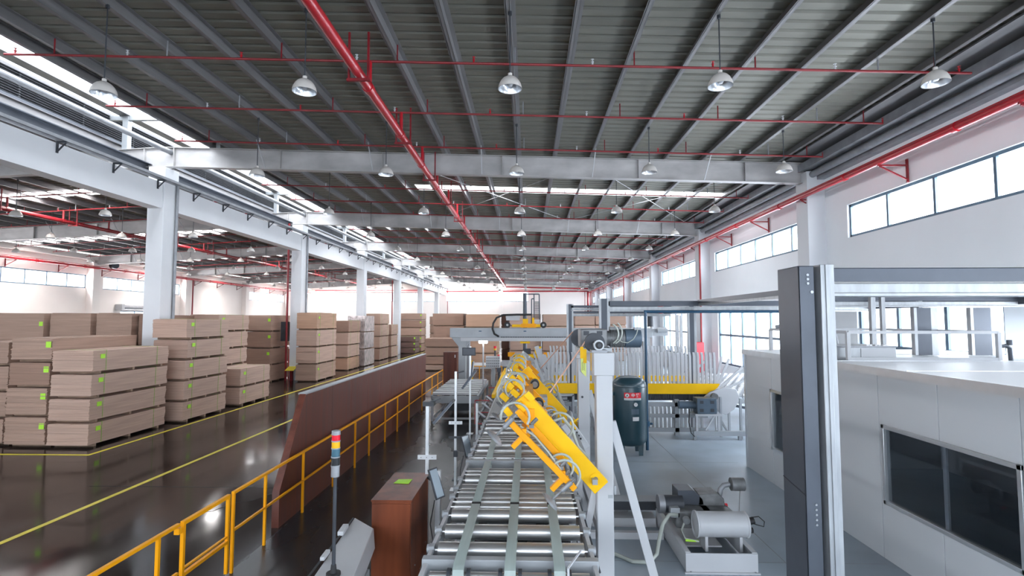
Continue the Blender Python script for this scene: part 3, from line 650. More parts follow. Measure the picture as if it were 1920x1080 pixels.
# side rails, sprockets, legs, cross beams
for s, x in ((-1, XA - .07), (1, XB + .07)):
    MB().box(x - .02, x + .02, 5.05, 12.6, .86, 1.04).box(x - .05, x + .02 if s < 0 else x + .05, 5.15, 12.6, .86, .875).build('side_rail', 'machine_white', cv)
    for y in (5.66, 6.14, 6.64, 7.26, 7.62, 8.06, 9.44, 9.86, 10.30, 10.97, 11.42, 11.9, 12.3):
        MB().cyl((x + s * .02, y, 1.03), (x + s * .05, y, 1.03), .045, 12).box(x - .03, x + .03, y - .045, y + .045, 1.0, 1.07).build('bearing_block', 'machine_grey', cv)
    for y in (5.3, 7.9, 10.4, 12.4):
        MB().box(x - .035, x + .035, y - .035, y + .035, .02, .86).box(x - .07, x + .07, y - .07, y + .07, 0, .02).build('leg', 'machine_white', cv)
    MB().box(x - .025, x + .025, 5.3, 12.4, .28, .34).build('stretcher', 'machine_white', cv)
    MB().tube([(x + s * .045, 5.3, .98), (x + s * .045, 12.4, .98)], .012, 6).build('drive_chain', 'dark_metal', cv)
def crossbeam(y):
    return MB().box(XA - .11, XB + .11, y, y + .10, .92, 1.075).build('cross_beam', 'machine_grey', cv, bevel=.008)
crossbeam(5.31); crossbeam(8.98); crossbeam(12.5)
for y in (5.3, 7.9, 10.4, 12.4): MB().box(XA - .04, XB + .04, y - .03, y + .03, .28, .34).build('cross_member', 'machine_white', cv)
for y in (5.75, 6.25, 7.15, 7.6, 9.35, 10.3): MB().box(XA - .05, XB + .05, y - .025, y + .025, .80, .85).build('cross_member', 'machine_white', cv)
BX = (-.655, -.172, .29)
for x in BX:
    for (ya, yb) in ((5.15, 6.83), (6.91, 8.86), (9.20, 10.71)):
        w = .053
        mb = MB()
        pr = [(ya + .0, .94), (ya - .05, .97), (ya - .07, 1.02), (ya - .05, 1.075), (ya + .02, 1.104), (yb - .02, 1.104), (yb + .05, 1.075), (yb + .07, 1.02), (yb + .05, .97), (yb, .94)]
        n = len(pr); vs = [(x + s * w, a, b) for s in (-1, 1) for a, b in pr]; 
        inn = [(x + s * w, a + (.006 if a < (ya + yb) / 2 else -.006), b - .006) for s in (-1, 1) for a, b in pr]
        mb.add(vs, [(i, (i + 1) % n, (i + 1) % n + n, i + n) for i in range(n)])
        mb.build('belt', 'belt', cv)
    for y in (6.87, 10.76): MB().cyl((x - .056, y, 1.072), (x + .056, y, 1.072), .036, 16).build('belt_pulley', 'rubber', cv)
    for s in (-1, 1):
        for y in (5.15, 9.16): MB().cyl((x + s * .075, y, .99), (x + s * .11, y, .99), .075, 20).build('pulley_flange', 'dark_metal', cv)
MB().cyl((XA, 5.15, .99), (XB, 5.15, .99), .045, 16).build('end_shaft', 'steel', cv)
MB().cyl((XA, 9.16, .99), (XB, 9.16, .99), .03, 12).build('end_shaft', 'steel', cv)
for (x, y) in ((-.42, 5.10), (-.40, 7.14), (-.42, 9.10), (-.03, 7.80)): MB().box(x - .035, x + .035, y, y + .012, .92, 1.0).cyl((x, y - .004, .96), (x, y, .96), .012, 10).build('sensor_bracket', 'galvanised', cv)
for y in (6.2, 7.3, 9.5): MB().box(-.55, -.25, y - .06, y + .06, .55, .78).cyl((-.25, y, .66), (.1, y, .66), .06, 14).build('drive_motor', 'motor_grey', cv)
MB().bar((.36, 4.98, .8), (.36, 4.98, 1.16), .02, .02).bar((.36, 4.98, 1.16), (.50, 5.25, 1.2), .015, .015).build('guide_rod', 'machine_white', cv)
# far conveyor with close rollers
c2 = empty('roller_conveyor', (-.3, 19, 0), 'far roller conveyor of close small rollers with a yellow edge guard', 'conveyor')
r0 = roller(c2, 13.0, .035, 1.10, -.92, .4, n=10)
for k in range(1, 82): dup(r0, (0, k * .155, 0))
for x in (-.98, .46):
    MB().box(x - .025, x + .025, 12.8, 25.8, .90, 1.06).build('side_rail', 'machine_white', c2)
    for y in (13, 16, 19, 22, 25): MB().box(x - .03, x + .03, y - .03, y + .03, 0, .9).build('leg', 'machine_white', c2)
MB().box(-1.10, -1.00, 16.2, 25.0, 1.05, 1.16).build('edge_guard', 'yellow', c2)
for y in (12.9, 14.2, 15.5): MB().bar((-1.05, y + .25, 1.02), (-1.2, y - .1, 1.22), .05, .05).build('guide_arm', 'machine_white', c2)
fm = empty('feed_table', (-.2, 29, 0), 'dark grey board feed table at the far end of the conveyor', 'machine')
MB().box(-1.6, 1.4, 27.5, 31.5, .75, .95).build('table_top', 'charcoal', fm)
for k in range(10): MB().cyl((-1.5, 27.7 + k * .4, 1.0), (1.3, 27.7 + k * .4, 1.0), .06, 10).build('roller', 'grey_metal', fm)
for x in (-1.5, 1.3):
    for y in (27.6, 31.4): MB().box(x - .05, x + .05, y - .05, y + .05, 0, .75).build('leg', 'charcoal', fm)
# white tilting infeed bars beyond the arms
ti = empty('tilting_infeed', (.6, 19, 0), 'white tilting infeed frame with slanting roller bars beyond the yellow arms', 'machine')
for (y, dz) in ((17.2, 0), (19.2, .05), (21.5, .1)):
    MB().bar((-.25, y, 1.98 + dz), (.85, y, 1.12 + dz), .2, .09, (0, 1, 0)).build('slanted_bar', 'machine_white', ti)
    for k in range(5):
        t = k / 4.; MB().cyl((-.2 + t * 1.0, y - .16, 2.02 + dz - t * .8), (-.2 + t * 1.0, y + .16, 2.02 + dz - t * .8), .035, 10).build('roller', 'steel', ti)
MB().bar((.30, 19.5, 2.45), (.80, 19.5, .9), .09, .16).build('lever', 'machine_white', ti)
MB().bar((.55, 18.4, 2.2), (1.05, 18.4, .8), .08, .12).build('lever', 'machine_white', ti)
MB().box(.5, 1.0, 16.8, 21.8, .78, .88).build('base_beam', 'machine_white', ti)
for y in (17, 21.6): MB().box(.7, .8, y - .05, y + .05, 0, .78).build('leg', 'machine_white', ti)
# ------------------------------------------------------------------ white gantry with winch
def arc(c, r, a0, a1, n=12, ax='y', dy=0.):
    return [(c[0] + r * math.cos(R(a0 + (a1 - a0) * i / n)), c[1] + dy * i / n, c[2] + r * math.sin(R(a0 + (a1 - a0) * i / n))) for i in range(n + 1)]
gt = empty('winch_gantry', (.95, 8.1, 0), 'white welded winch gantry standing beside the near conveyor', 'gantry')
for (x, y) in ((.93, 6.7), (.98, 9.6)):
    MB().box(x - .1, x + .1, y - .1, y + .1, .015, 2.93).build('post', 'machine_white', gt, bevel=.012)
    MB().box(x - .17, x + .17, y - .15, y + .15, 0, .015).build('foot_plate', 'machine_white', gt)
    MB().box(x - .13, x + .12, y - .12, y + .12, 2.72, 3.00).build('head_box', 'machine_white', gt, bevel=.01)
    MB().bar((x + .1, y, 2.15), (x + .66, y, .03), .10, .05, (0, 1, 0)).build('brace', 'machine_white', gt)
    MB().bar((x - .1, y + .05, 1.35), (x - .38, y + .05, .03), .08, .05, (0, 1, 0)).build('brace', 'machine_white', gt)
    MB().box(x - .45, x + .75, y - .05, y + .05, .015, .10).build('base_beam', 'machine_white', gt)
MB().box(.88, .98, 6.8, 9.5, 2.80, 2.93).build('top_beam', 'machine_white', gt)
MB().box(.90, 1.02, 6.8, 9.5, .60, .72).build('low_beam', 'machine_white', gt)
MB().box(1.035, 1.06, 6.6, 6.62, 1.3, 1.4).build('bracket', 'machine_grey', gt)
MB().box(.96, 1.02, 6.598, 6.602, 1.255, 1.295).build('name_plate', 'galvanised', gt)
MB().cyl((.95, 9.49, 2.05), (.95, 9.5, 2.05), .02, 12).build('bolt', 'dark_metal', gt)
MB().cyl((.92, 9.49, 1.1), (.92, 9.5, 1.1), .02, 12).build('bolt', 'dark_metal', gt)
sg = empty('paper_notice', (.98, 9.48, 2.5), 'long yellow-green paper notice stuck to the far gantry post', 'notice')
MB().prism([(.93, 2.82), (1.02, 2.80), (1.02, 2.40), (.96, 2.46), (.93, 2.50)], 9.475, 9.479, 'y').build('sheet', 'note', sg)
mb = MB()
for i, x in enumerate((.949, .969, .99)):
    for k in range(7): mb.box(x - .004, x + .004, 9.472, 9.4745, 2.66 - k * .022 - .012 + .01 * (i % 2), 2.66 - k * .022 + .01 * (i % 2))
mb.build('print', 'ink', sg)['kind'] = 'stuff'
wn = empty('winch_motor', (1.2, 8.0, 3.0), 'grey gear motor with cable drums mounted on top of the white gantry', 'motor')
MB().box(.76, 1.14, 7.75, 8.2, 3.0, 3.27).build('gearbox', 'motor_grey', wn, bevel=.02)
for x in (.84, 1.03): MB().box(x - .04, x + .04, 7.742, 7.75, 3.18, 3.24).build('recess_plate', 'dark_metal', wn)
MB().cyl((1.14, 7.97, 3.13), (1.22, 7.97, 3.13), .11, 24).build('flange', 'motor_grey', wn)
for k in range(9): MB().cyl((1.22 + k * .022, 7.97, 3.13), (1.232 + k * .022, 7.97, 3.13), .135, 24).build('cooling_fin', 'motor_grey', wn)
MB().cyl((1.2, 7.97, 3.13), (1.42, 7.97, 3.13), .12, 24).build('motor_body', 'motor_grey', wn)
MB().cyl((1.42, 7.97, 3.13), (1.66, 7.97, 3.13), .137, 28).build('fan_cover', 'motor_blue', wn, bevel=.01)
wn.children[-1]['label'] = 'blue-grey fan cover'
MB().box(1.2, 1.34, 7.88, 8.0, 3.25, 3.30).build('terminal_box', 'motor_grey', wn, bevel=.006)
MB().box(1.56, 1.66, 7.90, 8.0, 3.25, 3.29).build('terminal_box', 'grey_metal', wn, bevel=.006)
MB().tube(arc((1.15, 7.8, 3.20), .16, 60, -60), .012, 8).build('cable', 'hose', wn)
MB().tube(arc((1.18, 7.78, 3.22), .18, 50, -62), .010, 8).build('cable', 'hose', wn)
MB().tube([(1.30, 7.8, 3.12), (1.36, 7.79, 3.08), (1.44, 7.79, 3.07), (1.52, 7.79, 3.12), (1.57, 7.8, 3.2), (1.60, 7.85, 3.27)], .007, 8).build('cable', 'hose', wn)
MB().cyl((.87, 6.62, 3.10), (.87, 9.6, 3.10), .03, 14).build('shaft', 'dark_metal', wn)
for (x, y, r) in ((.87, 7.0, .13), (.80, 9.0, .15)): MB().cyl((.87, y, 3.10), (.87, y + .03, 3.10), r, 28).cyl((.87, y + .09, 3.10), (.87, y + .12, 3.10), r, 28).cyl((.87, y + .02, 3.10), (.87, y + .1, 3.10), r * .7, 20).build('cable_drum', 'dark_metal', wn)
MB().cyl((.87, 6.60, 3.09), (.87, 6.68, 3.09), .065, 24).build('bearing', 'galvanised', wn); MB().cyl((.87, 6.58, 3.09), (.87, 6.61, 3.09), .045, 20).build('bearing_seal', 'rubber', wn); MB().cyl((.87, 6.565, 3.09), (.87, 6.6, 3.09), .024, 16).build('shaft_end', 'dark_metal', wn)
MB().box(.78, .97, 6.6, 6.8, 3.0, 3.03).build('base_plate', 'grey_metal', wn)
for x, z0, z1 in ((.74, 2.84, 3.02), (.70, 2.9, 3.05), (.835, 2.74, 2.97)): MB().box(x - .02, x + .02, 7.0, 7.05, z0, z1).build('yellow_bracket', 'yellow', wn)
MB().box(.72, 1.2, 7.7, 8.25, 2.93, 3.0).build('mounting_plate', 'machine_grey', wn)
for i, (p, q, w) in enumerate((((.78, 7.05, 3.16), (.28, 7.0, 2.46), 'near'), ((.75, 9.05, 3.2), (.28, 12.0, 2.32), 'far'))):
    mb = MB().cyl(p, q, .009, 8); tag(mb.build('hoist_rope', 'rope'), 'pale orange hoist rope running from the %s cable drum to a yellow arm' % w, 'rope')
# ------------------------------------------------------------------ yellow suction arms
def cup(root, p, d, L=.26, r=.085):
    p = Vector(p); d = Vector(d).normalized(); q = p + d * L
    MB().cyl(p - d * .08, q, .014, 10).build('cup_stem', 'motor_grey', root)
    MB().cyl(p - d * .02, p + d * .12, .028, 12).build('cup_sleeve', 'grey_metal', root)
    MB().cyl(q, q + d * .02, r * .4, 24, r2=r * .85).cyl(q + d * .02, q + d * .04, r * .95, 24, r2=r * 1.15).build('suction_cup', 'grey_metal', root)
KA = .921
def arm(Y, lab):
    root = empty('suction_lifter', (.83 * KA, Y, 3.4 - 2.03 * KA), lab, 'machine arm', 'yellow suction arms over the conveyor')
    P = lambda x, z, dy=0: (x * KA, Y + dy * KA, 3.4 + (z - 3.4) * KA)
    u = Vector((-.925, 0, 1.01)).normalized(); nrm = Vector((.737, 0, .676)); 
    a = Vector(P(.93, 1.27)); b = Vector(P(-.10, 2.40))
    h = .105
    poly = [(a.x - nrm.x * h + .0, a.z - nrm.z * h), (a.x + nrm.x * h, a.z + nrm.z * h), (b.x + nrm.x * h, b.z + nrm.z * h), (b.x - nrm.x * h, b.z - nrm.z * h)]
    MB().prism(poly, Y - .05, Y + .05, 'y').build('main_beam', 'yellow', root, bevel=.004)
    MB().cyl(P(.855, 1.385, -.062), P(.855, 1.385, .062), .068, 28).build('pivot_boss', 'yellow', root); MB().cyl(P(.855, 1.385, -.070), P(.855, 1.385, .070), .026, 18).build('pivot_pin', 'motor_grey', root)
    # two thin bars parallel with the beam
    MB().bar(P(-.26, 2.20, -.42), P(.56, 1.37, -.42), .065, .065).build('cup_bar', 'amber', root, bevel=.003)
    MB().bar(P(-.14, 2.26, -.18), P(.42, 1.66, -.18), .06, .07).build('cup_bar', 'amber', root, bevel=.003)
    for (x, z) in ((-.05, 2.05), (.42, 1.55)):
        MB().bar(P(x, z, -.42), P(x, z, -.05), .05, .05).build('cross_tube', 'amber', root)
        MB().bar(P(x + .02, z - .03, -.42), P(x - .14, z - .19, -.42), .06, .055).build('stub', 'amber', root)
        MB().bar(P(x + .06, z - .07, -.25), P(x - .02, z - .15, -.25), .05, .05).build('stub', 'amber', root)
    cup(root, P(.50, 1.45, -.47), (-.75, 0, -.66), .26, .105)
    cup(root, P(-.20, 2.20, -.47), (-.70, 0, -.72), .24, .105)
    for (x, z, r, a0, a1, dy) in ((.44, 1.52, .17, 150, -60, -.40), (.40, 1.60, .14, 160, -40, -.30), (-.16, 2.22, .16, 190, -30, -.42), (.42, 2.0, .16, 130, -50, .18)):
        MB().tube(arc(P(x, z, dy), r, a0, a1, 14), .014, 8).build('air_hose', 'hose', root)
    MB().tube([P(-.1, 2.1, -.35), P(.08, 1.98, -.36), P(.25, 1.78, -.37), P(.40, 1.58, -.38)], .011, 8).build('air_hose', 'hose', root)
    MB().tube([P(.30, 2.05, .2), P(.46, 2.10, .22), P(.58, 1.95, .24), P(.66, 1.72, .22), P(.80, 1.58, .2)], .02, 10).build('vacuum_hose', 'hose', root)
    for (x, z) in ((.40, 1.62), (.04, 2.12), (.43, 1.5)): MB().cyl(P(x, z, -.34), P(x + .07, z + .07, -.34), .022, 10).bar(P(x - .03, z - .02, -.34), P(x + .03, z - .02, -.34), .07, .04).build('valve', 'motor_grey', root)
    for (x, z) in ((-.02, 2.47), (-.30, 2.28), (-.12, 2.34)): MB().bar(P(x, z, -.1), P(x + .08, z - .09, -.1), .09, .07).build('yellow_block', 'yellow', root)
    return root
arm(6.44, 'large yellow suction arm closest to the camera, tilted over the rollers')
arm(9.80, 'large yellow suction arm behind the first one, beside the far gantry post')
def small_arm(Y, lab, s=1.0):
    root = empty('suction_gripper', (-.23, Y, 2.02), lab, 'machine arm', 'yellow suction heads along the tilting frame')
    P = lambda x, z, dy=0: (x * KA, Y + dy * KA, 3.4 + (z - 3.4) * KA)
    MB().bar(P(-.20, 2.40), P(.25, 1.95), .12, .05, (0, 1, 0)).build('plate', 'amber', root)
    for (x, z) in ((-.28, 2.42), (-.36, 2.24), (-.20, 2.30), (-.12, 2.42)): MB().bar(P(x - .05, z + .04, -.1), P(x + .05, z - .05, -.1), .08, .08).build('yellow_block', 'yellow', root, bevel=.004)
    for r, c in ((.19, (-.26, 2.30)), (.13, (-.20, 2.36))): MB().tube(arc(P(c[0], c[1], -.15), r, 230, -60, 16), .012, 8).build('air_hose', 'hose', root)
    cup(root, P(-.30, 2.15, -.12), (-.68, 0, -.73), .22, .07)
    MB().cyl(P(-.30, 2.20, -.05), P(-.14, 2.34, -.05), .03, 10).build('cylinder', 'galvanised', root)
    return root
pr = None
for i, Y in enumerate((7.6, 8.6, 10.7, 12.0, 13.3)):
    w = 'yellow suction head with looping air hoses, %s along the tilting frame' % ORD[i]
    if pr is None: pr = small_arm(Y, w)
    else: copy_tree(pr, (-.23, Y, 2.02), w)
tf = empty('tilting_machine', (.2, 10, 2.2), 'yellow longitudinal tilting frame carrying the suction arms', 'machine frame')
MB().bar((.02, 6.35, 2.30), (.02, 13.8, 2.30), .11, .11).build('long_tube', 'amber', tf)
MB().bar((.77, 6.30, 1.53), (.77, 13.8, 1.53), .06, .06).build('pivot_shaft', 'machine_grey', tf)
for i, (x, y, z) in enumerate(((.155, 7.95, 2.16), (.11, 8.85, 2.34))):
    MB().cyl((x, y, z), (x, y + .2, z), .075, 22).build('counter_roller', 'rubber', tf); MB().cyl((x, y - .015, z), (x, y, z), .05, 18).build('roller_hub', 'motor_grey', tf)
MB().box(.2, .32, 8.95, 9.3, 1.98, 2.12).build('junction_box', 'machine_grey', tf)
for (y, x) in ((8.4, .79), (12.4, .79)): MB().box(x - .04, x + .04, y - .04, y + .04, 0, 1.51).build('bearing_stand', 'machine_white', tf)
gb = empty('valve_block', (.8, 9.2, 1.5), 'white slotted valve block with a yellow tap beside the gantry', 'valve')
MB().bar((.62, 8.9, 1.72), (.92, 8.9, 1.30), .2, .16, (0, 1, 0)).build('body', 'machine_white', gb, bevel=.01)
for k in range(4): t = k / 3.; MB().box(.745 + t * .09, .77 + t * .09, 8.775, 8.80, 1.62 - t * .15, 1.645 - t * .15).build('slot', 'rubber', gb)
MB().cyl((.68, 8.70, 1.78), (.68, 8.95, 1.86), .05, 16).build('connector', 'galvanised', gb); MB().cyl((.70, 8.66, 1.75), (.70, 8.70, 1.75), .035, 16).bar((.70, 8.66, 1.76), (.80, 8.66, 1.83), .03, .02).bar((.70, 8.66, 1.74), (.76, 8.66, 1.66), .03, .02).build('tap', 'yellow', gb)
# ------------------------------------------------------------------ air tank
TX, TY = 2.60, 13.95
tk = empty('air_tank', (TX, TY, 0), 'tall dark teal compressed air tank with a red and white sign', 'tank')
prof = [(.0, .20), (.20, .21), (.34, .25), (.415, .33), (.43, .42), (.43, 1.72), (.415, 1.81), (.34, 1.90), (.20, 1.955), (.0, 1.97)]
MB().lathe((TX, TY, 0), prof, 40).build('shell', 'tank', tk)
MB().lathe((TX, TY, 0), [(.432, 1.70), (.436, 1.71), (.432, 1.72)], 40).build('weld_seam', 'tank', tk)
for a in (225, 315, 45, 135):
    x, y = TX + .33 * math.cos(R(a)), TY + .33 * math.sin(R(a)); MB().prism([(x - .07, .34), (x + .07, .34), (x + .05, 0), (x - .05, 0)], y - .02, y + .02, 'y').build('leg', 'tank', tk)
MB().tube([(TX - .40, TY - .1, 1.52), (TX - .50, TY - .15, 1.52), (TX - .56, TY - .18, 1.46), (TX - .56, TY - .18, .95)], .05, 12).build('side_pipe', 'tank', tk)
MB().cyl((TX - .56, TY - .18, .95), (TX - .56, TY - .18, .90), .08, 14).cyl((TX - .56, TY - .18, .9), (TX - .56, TY - .18, .30), .045, 12).build('side_flange', 'tank', tk)
def curved(xa, xb, z0, z1, r, dz=.0):     # plate wrapped on the front of the tank
    mb = MB(); n = 8; vs = []
    for rr in (r, r + .004):
        for z in (z0, z1):
            for i in range(n + 1):
                x = xa + (xb - xa) * i / n; vs.append((TX + x, TY - math.sqrt(rr * rr - x * x), z))
    m = n + 1; fs = []
    for i in range(n): fs += [(i, i + 1, i + 1 + m, i + m), (2 * m + i, 2 * m + i + 1, 3 * m + i + 1, 3 * m + i), (i, i + 1, 2 * m + i + 1, 2 * m + i), (m + i, m + i + 1, 3 * m + i + 1, 3 * m + i)]
    return mb.add(vs, fs)
curved(-.20, .22, 1.45, 1.585, .431).build('red_sign', 'sign_red', tk); curved(-.20, .22, 1.40, 1.448, .431).build('white_strip', 'paper', tk)
def text(s, loc, size, m, parent, name, rot=(90, 0, 0), bold=0.):
    cu = bpy.data.curves.new(name, 'FONT'); cu.body = s; cu.size = size; cu.extrude = .001; cu.offset = bold; cu.align_x = 'CENTER'; cu.align_y = 'CENTER'
    o = bpy.data.objects.new(name, cu); C.objects.link(o); bpy.context.view_layer.update()
    me = bpy.data.meshes.new_from_object(o.evaluated_get(bpy.context.evaluated_depsgraph_get())); bpy.data.objects.remove(o)
    me.materials.clear(); me.materials.append(M[m]); q = bpy.data.objects.new(name, me); C.objects.link(q)
    q.rotation_euler = tuple(R(a) for a in rot); q.location = Vector(loc) - (Vector(ORG[parent]) if parent else Vector()); q.parent = parent; return q
def fy(x, r=.431): return TY - math.sqrt(r * r - x * x)
MB().cyl((TX - .13, fy(-.13) - .016, 1.518), (TX - .13, fy(-.13) + .03, 1.518), .048, 24).build('logo_disc', 'paper', tk)
text('A', (TX - .13, fy(-.13) - .019, 1.515), .085, 'ink', tk, 'logo', bold=.002)
text('中', (TX + .015, fy(.015) - .008, 1.518), .095, 'paper', tk, 'character', bold=.003)
text('烽', (TX + .13, fy(.13) - .02, 1.518), .095, 'paper', tk, 'character', bold=.003, rot=(90, 0, 12))
mb = MB()
for k in range(16):
    x = -.18 + k * .024; mb.box(TX + x, TX + x + .015, fy(x) - .009, fy(x) - .004, 1.416, 1.434)
mb.build('small_print', 'grey_metal', tk)['kind'] = 'stuff'
MB().cyl((TX + .07, fy(.07) - .06, 1.30), (TX + .07, fy(.07), 1.30), .05, 24).build('gauge_case', 'galvanised', tk); MB().cyl((TX + .07, fy(.07) - .064, 1.30), (TX + .07, fy(.07) - .06, 1.30), .043, 24).build('gauge_dial', 'paper', tk)
MB().bar((TX + .07, fy(.07) - .067, 1.28), (TX + .075, fy(.07) - .067, 1.325), .008, .003).build('gauge_needle', 'ink', tk)
curved(-.03, .16, 1.05, 1.18, .431).build('data_plate', 'motor_blue', tk); curved(.0, .16, .89, .985, .431).build('white_label', 'paper', tk)
# blue pipe standing next to the tank and running over to the booth
bp = empty('air_pipe', (3.12, 14.3, 0), 'thin blue air pipe rising beside the tank and crossing above', 'pipe')
MB().cyl((3.12, 14.3, .75), (3.12, 14.3, 3.62), .038, 14).build('riser', 'blue_pipe', bp); MB().cyl((3.08, 14.3, 3.62), (6.7, 14.3, 3.62), .038, 14).build('crossing', 'blue_pipe', bp)
MB().cyl((3.12, 14.3, .62), (3.12, 14.3, .75), .075, 14).cyl((2.98, 14.3, .68), (3.26, 14.3, .68), .03, 10).build('valve', 'blue_pipe', bp); MB().cyl((3.12, 14.3, 0), (3.12, 14.3, .62), .04, 12).build('foot_pipe', 'blue_pipe', bp)
# ------------------------------------------------------------------ board cooler: upright arms on a chain loop
ck = empty('board_cooler', (3.0, 18, 0), 'white board cooling machine with rows of upright arms and a yellow beam', 'machine')
def cooler_row(Y, xs, zt, zb, w=.035):
    o = None
    for i, x in enumerate(xs):
        if o is None:
            o = MB().prism([(x - .028, zb), (x + .036, zb), (x + .036, zt - .12), (x + .014, zt), (x - .045, zt), (x - .028, zt - .14)], Y - w, Y + w, 'y').build('arm', 'machine_white', ck); x0 = x
        else: dup(o, (x - x0, 0, 0))
n = 42
cooler_row(16.4, [.62 + i * .122 for i in range(n)], 2.42, 1.44)
cooler_row(19.6, [.82 + i * .122 for i in range(n)], 2.46, 1.40)
cooler_row(16.4, [.70 + i * .122 for i in range(n - 4)], .86, .14)
for Y in (16.4, 19.6):
    for a, l in ((12, 1.1), (24, 1.1), (48, 1.15), (68, 1.15)):
        cx, cz = 5.62, 1.22
        MB().bar((cx + .2 * math.sin(R(a)), Y, cz + .2 * math.cos(R(a))), (cx + l * math.sin(R(a)), Y, cz + l * math.cos(R(a))), .07, .035, (0, 1, 0)).build('arm', 'machine_white', ck)
    for a, l in ((10, 1.15), (28, 1.1), (50, 1.0)):
        cx, cz = .62, 1.22
        MB().bar((cx - .2 * math.sin(R(a)), Y, cz + .2 * math.cos(R(a))), (cx - l * .8 * math.sin(R(a)), Y, cz + l * math.cos(R(a))), .07, .035, (0, 1, 0)).build('arm', 'machine_white', ck)
MB().box(.75, 5.35, 16.18, 16.28, 1.20, 1.50).prism([(.75, 1.50), (.75, 1.38), (.62, 1.36), (.52, 1.22), (.40, 1.20), (.46, 1.40), (.60, 1.50)], 16.18, 16.28, 'y').prism([(5.35, 1.20), (5.62, 1.38), (5.70, 1.5), (5.35, 1.5)], 16.18, 16.28, 'y').build('yellow_beam', 'yellow', ck)
MB().box(.7, 5.6, 19.45, 19.52, 1.20, 1.40).build('yellow_beam', 'yellow', ck)
ch = MB(); 
for k in range(100): ch.box(.8 + k * .048, .8 + k * .048 + .03, 16.2, 16.32, 1.02, 1.19)
ch.box(.8, 5.6, 16.26, 16.34, 1.0, 1.2); ch.build('chain', 'dark_metal', ck)['kind'] = 'stuff'
for (z0, z1) in ((.84, .96), (.52, .62), (.10, .22)): MB().box(.7, 5.3, 16.1, 16.2, z0, z1).build('frame_rail', 'machine_grey', ck)
for x in (.9, 2.0, 3.2, 4.4): MB().box(x - .06, x + .06, 16.1, 16.22, 0, 1.05).build('leg', 'machine_grey', ck)
for x in (.9, 3.2, 5.3): MB().box(x - .06, x + .06, 19.7, 19.8, 0, 1.2).build('leg', 'machine_grey', ck)
MB().cyl((5.45, 15.9, 1.16), (5.45, 16.35, 1.16), .10, 18).build('drive_shaft', 'motor_grey', ck)
MB().prism([(5.05, 1.02), (5.35, 1.28), (5.75, 1.42), (6.12, 1.36), (6.22, 1.10), (6.05, .78), (5.80, .62), (5.58, .70), (5.45, 1.0)], 16.02, 16.10, 'y').build('chain_cover', 'machine_white', ck, bevel=.01)
MB().box(.62, 1.35, 15.9, 16.1, 1.16, 1.22).box(1.30, 1.36, 15.9, 16.1, .5, 1.2).build('bracket', 'machine_grey', ck)
MB().cyl((.7, 15.95, 1.08), (1.15, 15.95, 1.08), .07, 14).build('tension_cylinder', 'grey_metal', ck)
for x, y in ((5.62, 15.95), (6.1, 15.7), (6.1, 16.6)): MB().box(x - .03, x + .03, y - .03, y + .03, .0, 1.15).build('leg', 'machine_grey', ck)
MB().bar((5.5, 15.95, .72), (5.85, 15.95, .05), .05, .05).build('brace', 'machine_grey', ck)
gm = empty('gear_motor', (4.9, 15.8, 0), 'blue-grey gear motor on a low wheeled steel stand', 'motor')
MB().box(4.82, 5.38, 15.55, 15.95, .72, 1.16).build('gearbox', 'motor_blue', gm, bevel=.015)
for x in (4.95, 5.25):
    for z in (.82, 1.05): MB().box(x - .05, x + .05, 15.54, 15.55, z - .04, z + .05).build('recess_plate', 'dark_metal', gm)
MB().cyl((4.35, 15.75, .95), (4.82, 15.75, .95), .11, 20).build('motor_body', 'motor_blue', gm)
MB().box(4.75, 5.5, 15.5, 16.0, .67, .72).build('mounting_plate', 'machine_white', gm)
for x in (4.80, 5.42): MB().box(x - .03, x + .03, 15.52, 15.58, .25, .67).build('stand_leg', 'machine_white', gm)
MB().bar((5.05, 15.55, .27), (5.3, 15.55, .67), .04, .04).build('stand_brace', 'machine_white', gm)
MB().box(4.7, 6.75, 15.5, 15.62, .12, .25).build('base_channel', 'machine_grey', gm)
for x in (4.74, 6.0): MB().box(x - .04, x + .04, 15.5, 15.6, 0, .12).build('foot', 'galvanised', gm)
MB().tube([(4.62, 15.6, .86), (4.58, 15.55, .5), (4.62, 15.5, .2), (4.72, 15.5, .1)], .015, 8).build('cable', 'rubber', gm)
# skate-wheel conveyor right of the cooler
sw = empty('wheel_conveyor', (7.3, 19, 0), 'low white skate-wheel conveyor between the cooler and the windows', 'conveyor')
def wheelrow(y):
    mb = MB().cyl((5.75, y, 1.03), (9.2, y, 1.03), .012, 6)
    for k in range(14): mb.box(5.85 + k * .25, 5.99 + k * .25, y - .06, y + .06, 1.0, 1.09)
    return mb
r0 = wheelrow(16.8).build('wheel_axle', 'machine_white', sw)
for k in range(1, 26): dup(r0, (.12 if k % 2 else 0, k * .27, 0))
for y in (16.6, 20, 23.6): MB().box(5.7, 9.3, y - .03, y + .03, .86, .98).build('cross_member', 'machine_grey', sw)
for x in (5.75, 9.25): 
    MB().box(x - .03, x + .03, 16.6, 23.6, .9, 1.0).build('side_rail', 'machine_white', sw)
    for y in (16.7, 20, 23.5): MB().box(x - .03, x + .03, y - .03, y + .03, 0, .9).build('leg', 'machine_white', sw)
MB().bar((5.9, 17.0, .85), (8.8, 16.8, .25), .05, .08).build('drive_belt', 'charcoal', sw)
tag(MB().box(9.0, 9.5, 29.2, 29.6, .4, 2.2).build('fire_point', 'poster_red', bevel=.05), 'faded red covered fire point at the column by the windows', 'fire point')
